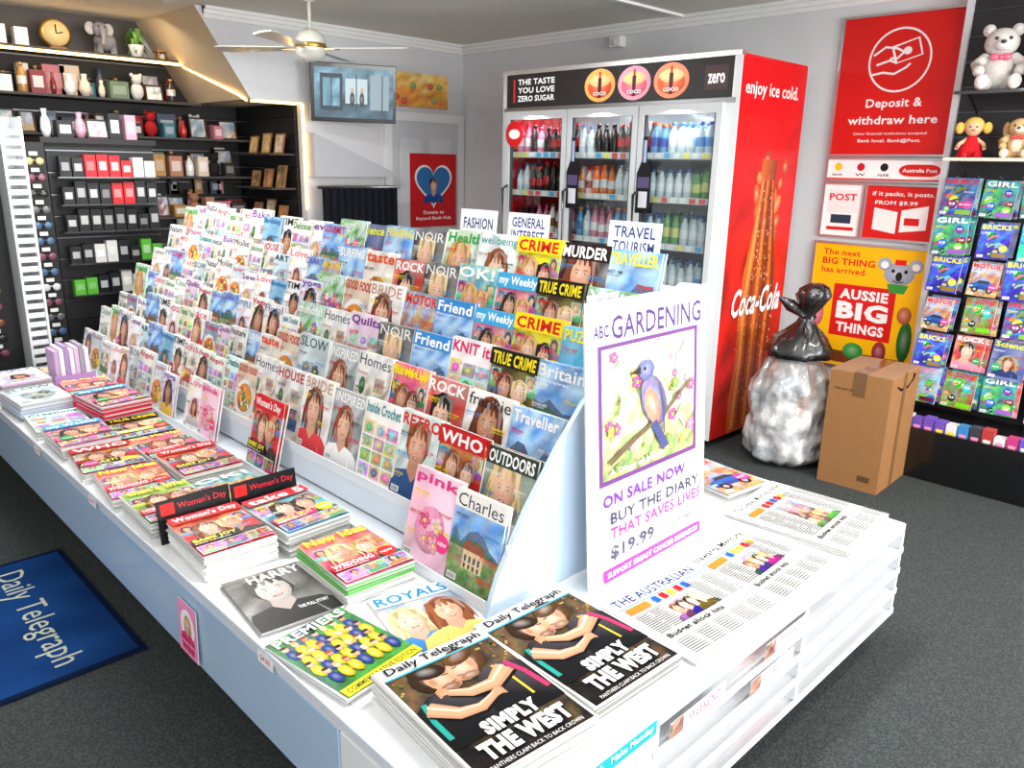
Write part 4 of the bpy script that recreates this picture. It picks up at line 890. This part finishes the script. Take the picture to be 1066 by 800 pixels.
# ---------------------------------------------------------------- back: door, painting, heart poster, tv, curtain
dr = empty('door_1'); b = Bd(); dx0, dx1, dh = 3.93, 4.62, 1.88; yw = YT
for q in ((dx0-.07, 0, dx0, dh+.07), (dx1, 0, dx1+.07, dh+.07), (dx0, dh, dx1, dh+.07)): b.box(q[0], yw-.025, q[1], q[2], yw-.001, q[3], C(236, 238, 240))
b.box(dx0, yw-.018, .01, dx1, yw-.001, dh, C(206, 210, 214))
for z0, z1 in ((.15, .8), (.95, 1.75)):
    for xa, xb in ((dx0+.08, dx0+.31), (dx0+.38, dx1-.08)): b.box(xa, yw-.024, z0, xb, yw-.018, z1, C(218, 221, 225))
b.ball((dx1-.05, yw-.05, .98), .026, C(200, 180, 120), 'metal'); b.build('leaf_and_casing', dr, .004)
c = Cv(.5, .60, C(206, 26, 32)); hp = []
for i in range(40):
    t = 2*math.pi*i/40; hp.append((.25+.0125*16*math.sin(t)**3, .36+.0125*(13*math.cos(t)-5*math.cos(2*t)-2*math.cos(3*t)-math.cos(4*t))))
c.poly(hp[::-1], WHITE); c.poly([(.25+(x-.25)*.9, .365+(y-.365)*.88) for x, y in hp[::-1]], C(50, 115, 180)); c.person(.25, .2, .1, SK[0], HR[0], C(30, 80, 160), False)
c.text('Donate to', .14, .105, .36, .135, WHITE, .02); c.text('Beyond Bank Hub', .06, .05, .44, .085, WHITE, .02)
b = Bd(); b.canvas(c, frame((4.09, yw-.035, 1.03), (1, 0, 0), (0, 0, 1)), 'print', .006); b.build('heart_poster')
c = Cv(.60, .26, C(235, 160, 60)); c.photo(0, 0, .60, .26, [C(225, 110, 60), C(250, 190, 90), C(240, 160, 60), C(250, 220, 140)], 10, 6, .5)
for i in range(6): c.gell(R.uniform(.05, .55), R.uniform(.04, .2), .03, .025, R.choice([C(230, 90, 70), C(250, 220, 80), C(150, 190, 110)]), 10)
b = Bd(); b.canvas(c, frame((3.90, yw-.03, 1.99), (1, 0, 0), (0, 0, 1)), 'print', .02, C(120, 90, 60)); b.build('wall_painting')
tv = empty('wall_television'); TX = T(3.42, 5.17, 1.83) @ Rz(-22) @ Rx(8)
b = Bd(); b.box(-.31, 0, 0, .31, .05, .40, C(12, 12, 14), 'gloss', TX); b.box(-.2, .05, .08, .2, .08, .32, C(20, 20, 22), 'gloss', TX)
b.tube([tuple(TX @ Vector((0, .08, .2))), (3.46, YT-.03, 2.03)], .02, C(20, 20, 22)); b.box(3.40, YT-.03, 1.95, 3.52, YT-.001, 2.12, C(24, 24, 26), 'metal'); b.build('housing', tv, .004)
c = Cv(.57, .34, C(90, 120, 140)); c.photo(0, 0, .57, .34, [C(40, 55, 62), C(70, 100, 118), C(120, 160, 180)], 9, 6, .4); c.rect(.04, .05, .2, .3, C(30, 44, 56)); c.photo(.06, .08, .18, .27, [C(70, 110, 130), C(110, 150, 170)], 3, 3, .3); c.rect(.4, .06, .54, .3, C(130, 150, 158)); c.rect(.22, .1, .38, .27, C(170, 190, 195))
for xx, k in ((.27, C(30, 32, 40)), (.34, C(60, 40, 36))): c.gell(xx, .13, .018, .05, k, 10); c.gell(xx, .195, .012, .016, SK[2], 10)
for xx in (.12, .3, .49): c.rect(xx-.004, .05, xx+.004, .3, C(40, 50, 60))
b = Bd(); b.canvas(c, TX @ frame((-.285, -.002, .03), (1, 0, 0), (0, 0, 1)), 'glow'); b.build('screen', tv)
b = Bd(); b.prism([(3.16, 1.75), (3.16, 1.44), (3.86, 1.44), (3.86, 1.48)], 0, .12, C(190, 192, 197), 'matte', frame((0, YT-.001, 0), (1, 0, 0), (0, 0, 1))); b.build('trim_sloping_bulkhead')
b = Bd(); n = 60; vs = []; fs = []
for i in range(n+1):
    x = 3.18+.68*i/n; y = 5.26+.018*math.sin(i*1.15)
    vs += [(x, y, .02), (x, y, 1.36)]
for i in range(n): fs.append((2*i, 2*i+2, 2*i+3, 2*i+1))
b.add(vs, fs, C(30, 32, 38), 'cloth', None, True); b.tube([(3.14, 5.26, 1.365), (3.88, 5.26, 1.365)], .012, C(160, 162, 166)); b.build('pleated_curtain')

# ---------------------------------------------------------------- back slat wall with gifts
sl = empty('gift_slatwall'); b = Bd()
b.box(-.6, Y1-.03, 0, XR-.001, Y1-.001, 2.24, C(16, 16, 18))
for i in range(18): b.box(-.6, Y1-.045, .06+.12*i, XR-.02, Y1-.031, .165+.12*i, C(24, 24, 27)); b.box(-.6, Y1-.047, .167+.12*i, XR-.02, Y1-.0305, .174+.12*i, C(110, 112, 118), 'metal')
for i in range(16): b.box(XR-.015, YT+.1, .06+.12*i, XR-.001, Y1-.05, .165+.12*i, C(24, 24, 27)); b.box(XR-.017, YT+.1, .167+.12*i, XR-.002, Y1-.05, .174+.12*i, C(100, 102, 108), 'metal')
b.box(-.6, Y1-.04, 2.24, 2.42, Y1-.001, H-.001, C(70, 66, 66))
b.build('slat_boards', sl)
b = Bd()
for z in (2.24, 1.95, 1.70, 1.42, 1.12): b.box(.15, Y1-.34, z-.015, 2.72 if z > 1.9 else XR-.06, Y1-.048, z, C(60, 58, 58) if z < 2.2 else C(30, 30, 32))
b.build('gift_shelves', sl)
LC = C(255, 196, 112)
b = Bd(); b.box(.0, Y1-.36, 2.205, 2.60, Y1-.345, 2.222, LC, 'led')
b.tube([(2.60, Y1-.35, 2.2), (2.72, YT+.12, 1.99), (2.75, YT+.06, 1.95)], .008, LC, 'led')
b.box(2.76, YT+.02, 1.942, XR, YT+.032, 1.956, LC, 'led'); b.box(XR-.014, YT-.014, 1.2, XR+.0, YT-.002, 1.95, LC, 'led'); b.build('led_strip', sl)
b = Bd()
gp = [C(215, 200, 185), C(170, 120, 95), C(120, 40, 50), C(170, 130, 70), C(225, 225, 225), C(70, 85, 105), C(190, 120, 135), C(45, 40, 42), C(95, 120, 95), C(35, 35, 40), C(180, 40, 45), C(60, 110, 130)]
def gift(b, x, y, z, mx=.24, pal=None):
    t = R.random(); k = R.choice(pal or gp)
    if t < .2:
        r = R.uniform(.02, .04); h = R.uniform(.1, mx*.8); b.lathe([(r*.6, 0), (r, h*.3), (r*.85, h*.6), (r*.4, h*.8), (r*.55, h)], k, 'gloss', T(x, y, z), 12); return .08
    if t < .55:
        w, h = R.uniform(.06, .14), R.uniform(.08, mx*.8); b.box(x-w/2, y-.04, z, x+w/2, y+.04, z+h, k, 'print'); b.box(x-w*.35, y-.0415, z+h*.25, x+w*.35, y-.04, z+h*.75, mixc(k, WHITE, R.uniform(.1, .6)), 'print'); return w
    if t < .75:
        w, h = R.uniform(.08, .15), R.uniform(.1, mx*.85); c = Cv(w, h, C(60, 45, 35)); c.photo(.012, .012, w-.012, h-.012, [k, C(200, 200, 200), C(120, 150, 180)], 4, 4, .6); b.canvas(c, frame((x-w/2, y-.02, z), (1, 0, 0), (0, .18, 1)), 'print', .01, C(60, 45, 35)); return w
    if t < .9:
        bottle(b, x, y, z, R.uniform(.13, .2), k, mixc(k, WHITE, .6), C(180, 140, 70)); return .07
    b.ball((x, y, z+.06), (.045, .04, .06), k, 'fuzzy'); b.ball((x, y-.01, z+.14), .035, k, 'fuzzy'); b.ball((x-.03, y, z+.17), .014, k, 'fuzzy'); b.ball((x+.03, y, z+.17), .014, k, 'fuzzy'); return .1
for z in (1.95, 1.70, 1.42, 1.12):
    x = .25
    while x < (2.6 if z > 1.9 else XR-.15):
        w = gift(b, x, Y1-.27, z, .2)
        gift(b, x+.04, Y1-.13, z, .26)
        x += w*.5+R.uniform(.05, .085)
b.build('giftware', sl)
b = Bd()
for i in range(60):
    x = R.uniform(.2, 2.95); z = R.choice((.55, .8, 1.0, 1.28, 1.55)); w, h = R.uniform(.05, .09), R.uniform(.08, .13); k = R.choice(gp)
    b.box(x, Y1-.10, z, x+w, Y1-.085, z+h, k, 'print'); b.box(x+w*.2, Y1-.1012, z+h*.3, x+w*.8, Y1-.1, z+h*.8, mixc(k, WHITE, .4), 'print'); b.tube([(x+w/2, Y1-.05, z+h), (x+w/2, Y1-.13, z+h+.004)], .003, C(160, 160, 160))
b.build('hanging_gift_packs', sl)
b = Bd()
for z in (1.1, 1.35, 1.6):
    b.box(XR-.22, YT+.12, z-.012, XR-.018, Y1-.35, z, C(50, 50, 52))
    for y in (5.65, 5.85, 6.05):
        w, h = .13, R.uniform(.12, .18); k = R.choice([C(230, 200, 140), C(150, 60, 50), C(220, 215, 205), C(60, 50, 46)]); c = Cv(w, h, C(170, 130, 80)); c.photo(.012, .012, w-.012, h-.012, [k, C(200, 160, 110)], 4, 4, .6); b.canvas(c, frame((XR-.1, y+w/2, z), (0, -1, 0), (.2, 0, 1)), 'print', .01, C(120, 90, 60))
b.build('side_wall_frames', sl)
b = Bd(); b.lathe([(.085, 0), (.097, .01), (.097, .03), (.08, .04)], C(190, 150, 80), 'metal', T(1.80, 6.3, 2.345) @ Rx(90), 28); b.lathe([(.08, .041), (.08, .043)], C(200, 180, 130), 'print', T(1.80, 6.3, 2.345) @ Rx(90), 28); b.box(1.75, 6.24, 2.241, 1.85, 6.32, 2.26, C(120, 80, 40))
b.tube([(1.80, 6.255, 2.345), (1.80, 6.255, 2.40)], .004, BLACK); b.tube([(1.80, 6.255, 2.345), (1.84, 6.255, 2.355)], .004, BLACK); b.build('gold_clock')
b = Bd(); gy = C(130, 130, 138); X = T(2.12, 6.3, 2.241)
b.ball((0, 0, .09), (.075, .06, .065), gy, 'fuzzy', X); b.ball((-.04, -.05, .16), (.05, .045, .05), gy, 'fuzzy', X)
for g in (-1, 1): b.ball((-.04+g*.06, -.035, .165), (.035, .012, .042), mixc(gy, WHITE, .3), 'fuzzy', X)
b.tube([(-.04, -.09, .16), (-.045, -.12, .12), (-.05, -.125, .07), (-.06, -.14, .05)], [.02, .017, .014, .011], gy, 'fuzzy', X)
for xx in (-.045, .045):
    for yy in (-.03, .03): b.tube([(xx, yy, .07), (xx, yy, .0)], .022, gy, 'fuzzy', X)
for g in (-1, 1): b.ball((-.04+g*.02, -.093, .175), .006, BLACK, 'gloss', X)
b.build('toy_elephant')
b = Bd(); X = T(2.33, 6.3, 2.241)
b.lathe([(.035, 0), (.05, .07), (.055, .09), (.045, .085)], C(240, 240, 238), 'gloss', X, 16)
for i in range(46):
    a = R.uniform(0, 6.28); r1 = R.uniform(.03, .1); z1 = R.uniform(.06, .2); dx, dy = math.cos(a), math.sin(a); w = .016
    p0 = Vector((dx*.01, dy*.01, .085)); p1 = Vector((dx*r1*.6, dy*r1*.6, z1)); p2 = Vector((dx*r1, dy*r1, z1-.05)); s = Vector((-dy, dx, 0))*w
    b.add([tuple(p0), tuple(p1-s), tuple(p2), tuple(p1+s)], [(0, 1, 2, 3)], mixc(C(60, 120, 50), C(130, 180, 90), R.random()), 'matte', X)
b.build('potted_plant')
b = Bd(); x = 2.51
for g in (-1, 1):
    for h in (-1, 1): b.box(x+g*.04-.005, 6.3+h*.04-.005, 2.241, x+g*.04+.005, 6.3+h*.04+.005, 2.30, C(170, 120, 70))
b.box(x-.05, 6.25, 2.241, x+.05, 6.35, 2.25, C(170, 120, 70)); b.box(x-.05, 6.25, 2.30, x+.05, 6.35, 2.31, C(170, 120, 70)); b.lathe([(.022, 0), (.022, .04), (.004, .045)], C(240, 232, 210), 'matte', T(x, 6.3, 2.25), 12)
b.build('wooden_lantern')
b = Bd()
for i in range(9): gift(b, .55+.13*i, 6.3, 2.241, .2)
b.build('shelf_ornaments')

# ---------------------------------------------------------------- freestanding black gift stand
gs = empty('stationery_stand'); b = Bd(); sx0, sx1, sy, sz = 1.32, 1.90, 5.05, 1.62
b.box(sx0, sy, 0, sx1, sy+.35, sz, C(16, 16, 18))
for i in range(12): b.box(sx0, sy-.015, .15+.12*i, sx1, sy-.001, .255+.12*i, C(22, 22, 25)); b.box(sx0, sy-.016, .257+.12*i, sx1, sy-.001, .263+.12*i, C(100, 102, 108), 'metal')
b.box(sx0-.02, sy-.05, 0, sx1+.02, sy+.36, .1, C(26, 26, 28)); b.box(sx0-.02, sy-.02, sz, sx1+.02, sy+.36, sz+.03, C(24, 24, 26)); b.build('slatted_body', gs)
b = Bd()
for z, row in ((1.44, 'krrw'), (1.29, 'kkrk'), (1.14, 'kkkk'), (.96, 'kwkg'), (.78, 'gkwk')):
    b.box(sx0+.02, sy-.12, z-.008, sx1-.02, sy-.016, z, C(40, 40, 42), 'gloss')
    for i, t in enumerate(row*2):
        k = {'r': C(195, 26, 36), 'k': C(24, 26, 30), 'w': C(190, 190, 188), 'g': C(80, 160, 50)}[row[i//2]]; x = sx0+.04+.065*i; h = R.uniform(.08, .13)
        b.box(x, sy-.09, z, x+.058, sy-.04, z+h, k, 'print'); b.box(x+.01, sy-.0915, z+h*.3, x+.048, sy-.09, z+h*.7, mixc(k, WHITE, R.uniform(.1, .45)), 'print')
b.build('boxed_stationery', gs)
b = Bd()
for i in range(6): gift(b, sx0+.06+.09*i, sy+.15, sz+.031, .22, [C(30, 32, 36), C(220, 180, 120), C(230, 225, 220), C(200, 150, 170)])
b.build('top_giftware', gs)
gl = empty('sunglasses_stand'); b = Bd()
b.box(.55, 4.98, .05, 1.30, 5.0, 1.62, C(24, 24, 26)); b.box(.5, 4.78, 0, 1.3, 5.1, .05, C(40, 40, 42))
wx = 1.06
b.box(wx, 4.80, .05, wx+.012, 4.97, 1.74, C(225, 228, 232), 'gloss'); b.box(wx+.093, 4.80, .05, wx+.105, 4.97, 1.74, C(225, 228, 232), 'gloss'); b.box(wx, 4.96, .05, wx+.105, 4.975, 1.74, C(170, 174, 180), 'gloss')
for i in range(32): b.box(wx+.012, 4.81, .1+.05*i, wx+.093, 4.82, .128+.05*i, C(232, 234, 238), 'gloss')
b.build('white_tower', gl)
b = Bd()
for z in [.5+.085*i for i in range(13)]:
    for x in (.62, .78, .94, 1.235):
        k = R.choice([C(20, 20, 22), C(120, 60, 40), C(60, 90, 120), C(110, 60, 80), C(160, 150, 100), C(90, 90, 95), C(200, 200, 205)])
        for g in (-1, 1):
            b.lathe([(.001, 0), (.018, .001), (.021, .004), (.016, .006)], k, 'gloss', T(x+g*.026, 4.94, z) @ Rx(90), 12); b.tube([(x+g*.046, 4.94, z+.008), (x+g*.046, 4.975, z+.01)], .003, k, 'gloss')
        b.tube([(x-.01, 4.94, z+.006), (x+.01, 4.94, z+.006)], .003, k, 'gloss'); b.box(x-.02, 4.945, z+.03, x+.02, 4.948, z+.05, C(225, 225, 220), 'print')
b.build('sunglasses', gl)

# ---------------------------------------------------------------- ceiling fan
fn = empty('ceiling_fan'); b = Bd(); fx, fy = 2.69, 4.51; cr = C(226, 224, 212)
b.lathe([(.06, 0), (.055, -.03), (.02, -.05)][::-1], cr, 'gloss', T(fx, fy, H-.001), 18); b.tube([(fx, fy, H-.04), (fx, fy, 2.30)], .011, cr, 'gloss')
b.lathe([(.02, 2.13), (.05, 2.135), (.085, 2.16), (.09, 2.2), (.09, 2.25), (.075, 2.285), (.03, 2.31)], cr, 'gloss', T(fx, fy, 0), 22)
b.lathe([(.092, 2.205), (.094, 2.21), (.094, 2.225), (.092, 2.23)], C(200, 160, 70), 'metal', T(fx, fy, 0), 22)
for k in range(4):
    X = T(fx, fy, 2.2) @ Rz(35+90*k); b.box(.08, -.012, -.006, .18, .012, .0, C(190, 150, 80), 'metal', X)
    X = X @ Rx(8); pts = [(.15, -.04), (.55, -.062), (.6, -.05), (.615, 0), (.6, .05), (.55, .062), (.15, .04)]; b.prism(pts, 0, .007, C(218, 216, 206), 'gloss', X)
b.build('motor_and_blades', fn)

# ---------------------------------------------------------------- floor mat
mw, mh = 1.3, .93
c = Cv(mh, mw, C(22, 62, 120)); c.photo(0, 0, mh, mw, [C(18, 52, 104), C(24, 64, 122)], 6, 8, .2)
c.text('Daily Telegraph', .09, 1.02, .85, 1.14, C(190, 196, 176), .0); c.text('The paper for the people', .12, .82, .82, .87, C(190, 196, 176)); c.text('Daily Telegraph', .09, .4, .85, .52, C(190, 196, 176), .0)
for q in ((0, 0, mh, .02), (0, mw-.02, mh, mw), (0, 0, .02, mw), (mh-.02, 0, mh, mw)): c.rect(*q, C(14, 30, 60))
b = Bd(); b.canvas(c, frame((.74-mw, 3.35, .009), (0, -1, 0), (1, 0, 0)), 'cloth', .008, C(14, 26, 50)); b.build('door_mat')

# ---------------------------------------------------------------- lights
def area(name, loc, target, sx, sy, power, col=(1, 1, 1)):
    l = bpy.data.lights.new(name, 'AREA'); l.shape = 'RECTANGLE'; l.size = sx; l.size_y = sy; l.energy = power; l.color = col
    o = bpy.data.objects.new(name, l); scene.collection.objects.link(o); o.location = loc
    d = Vector(target)-Vector(loc); o.rotation_euler = d.to_track_quat('-Z', 'Y').to_euler(); return o
area('daylight_window_right', (2.95, Y0+.05, 1.4), (2.6, 2, .6), 2.7, 1.7, 200, (1, .99, .98))
area('daylight_window_left', (-.2, Y0+.05, 1.4), (.8, 3, .8), 2.6, 1.7, 130, (1, .99, .98))
for i, (x, y) in enumerate(((1.9, 1.2), (1.4, 4.2), (-.9, 2.5), (3.3, .2))):  # ceiling fittings and lamps out of view, added to brighten the room
    b = Bd(); b.box(x-.63, y-.09, H-.05, x+.63, y+.09, H-.001, C(235, 236, 238)); b.tube([(x-.6, y-.04, H-.062), (x+.6, y-.04, H-.062)], .012, WHITE, 'glow'); b.tube([(x-.6, y+.04, H-.062), (x+.6, y+.04, H-.062)], .012, WHITE, 'glow'); b.build('added_fluorescent_fitting')
    area('added_tube_light', (x, y, H-.08), (x, y, 0), 1.2, .16, (44, 54, 22, 40)[i], (1, .98, .94))
area('recess_area_light', (1.9, 5.9, 2.45), (1.9, 6.3, 1.4), .9, .2, 6, (1, .82, .6))  # warm area light aimed at the gift shelves, no fitting modelled
for i in range(3): area('fridge_light', (FX+.1, FY0+.075+dw*(i+.5), 1.87), (FX+.3, FY0+.075+dw*(i+.5), .3), .12, .45, 5, (.96, .98, 1))
w = bpy.data.worlds.new('world'); scene.world = w; w.use_nodes = True
w.node_tree.nodes['Background'].inputs[0].default_value = (.86, .92, 1, 1); w.node_tree.nodes['Background'].inputs[1].default_value = 1.2

# ---------------------------------------------------------------- camera (28 mm-equivalent, hand held, ~15 deg down)
f = 820.0
vx = Vector((867, -210, f)).normalized(); vy = Vector((-833, -245, f)); vy = (vy-vx*vy.dot(vx)).normalized(); vz = vx.cross(vy)
right = Vector((vx.x, vy.x, vz.x)); down = Vector((vx.y, vy.y, vz.y)); fwd = Vector((vx.z, vy.z, vz.z))
cm = Matrix.Identity(4)
for i in range(3): cm[i][0] = right[i]; cm[i][1] = -down[i]; cm[i][2] = -fwd[i]
cm[0][3], cm[1][3], cm[2][3] = 0, 0, 1.55
cd = bpy.data.cameras.new('camera'); cd.sensor_width = 36; cd.lens = f/1066*36; cd.clip_start = .02
co = bpy.data.objects.new('camera', cd); scene.collection.objects.link(co); co.matrix_world = cm; scene.camera = co
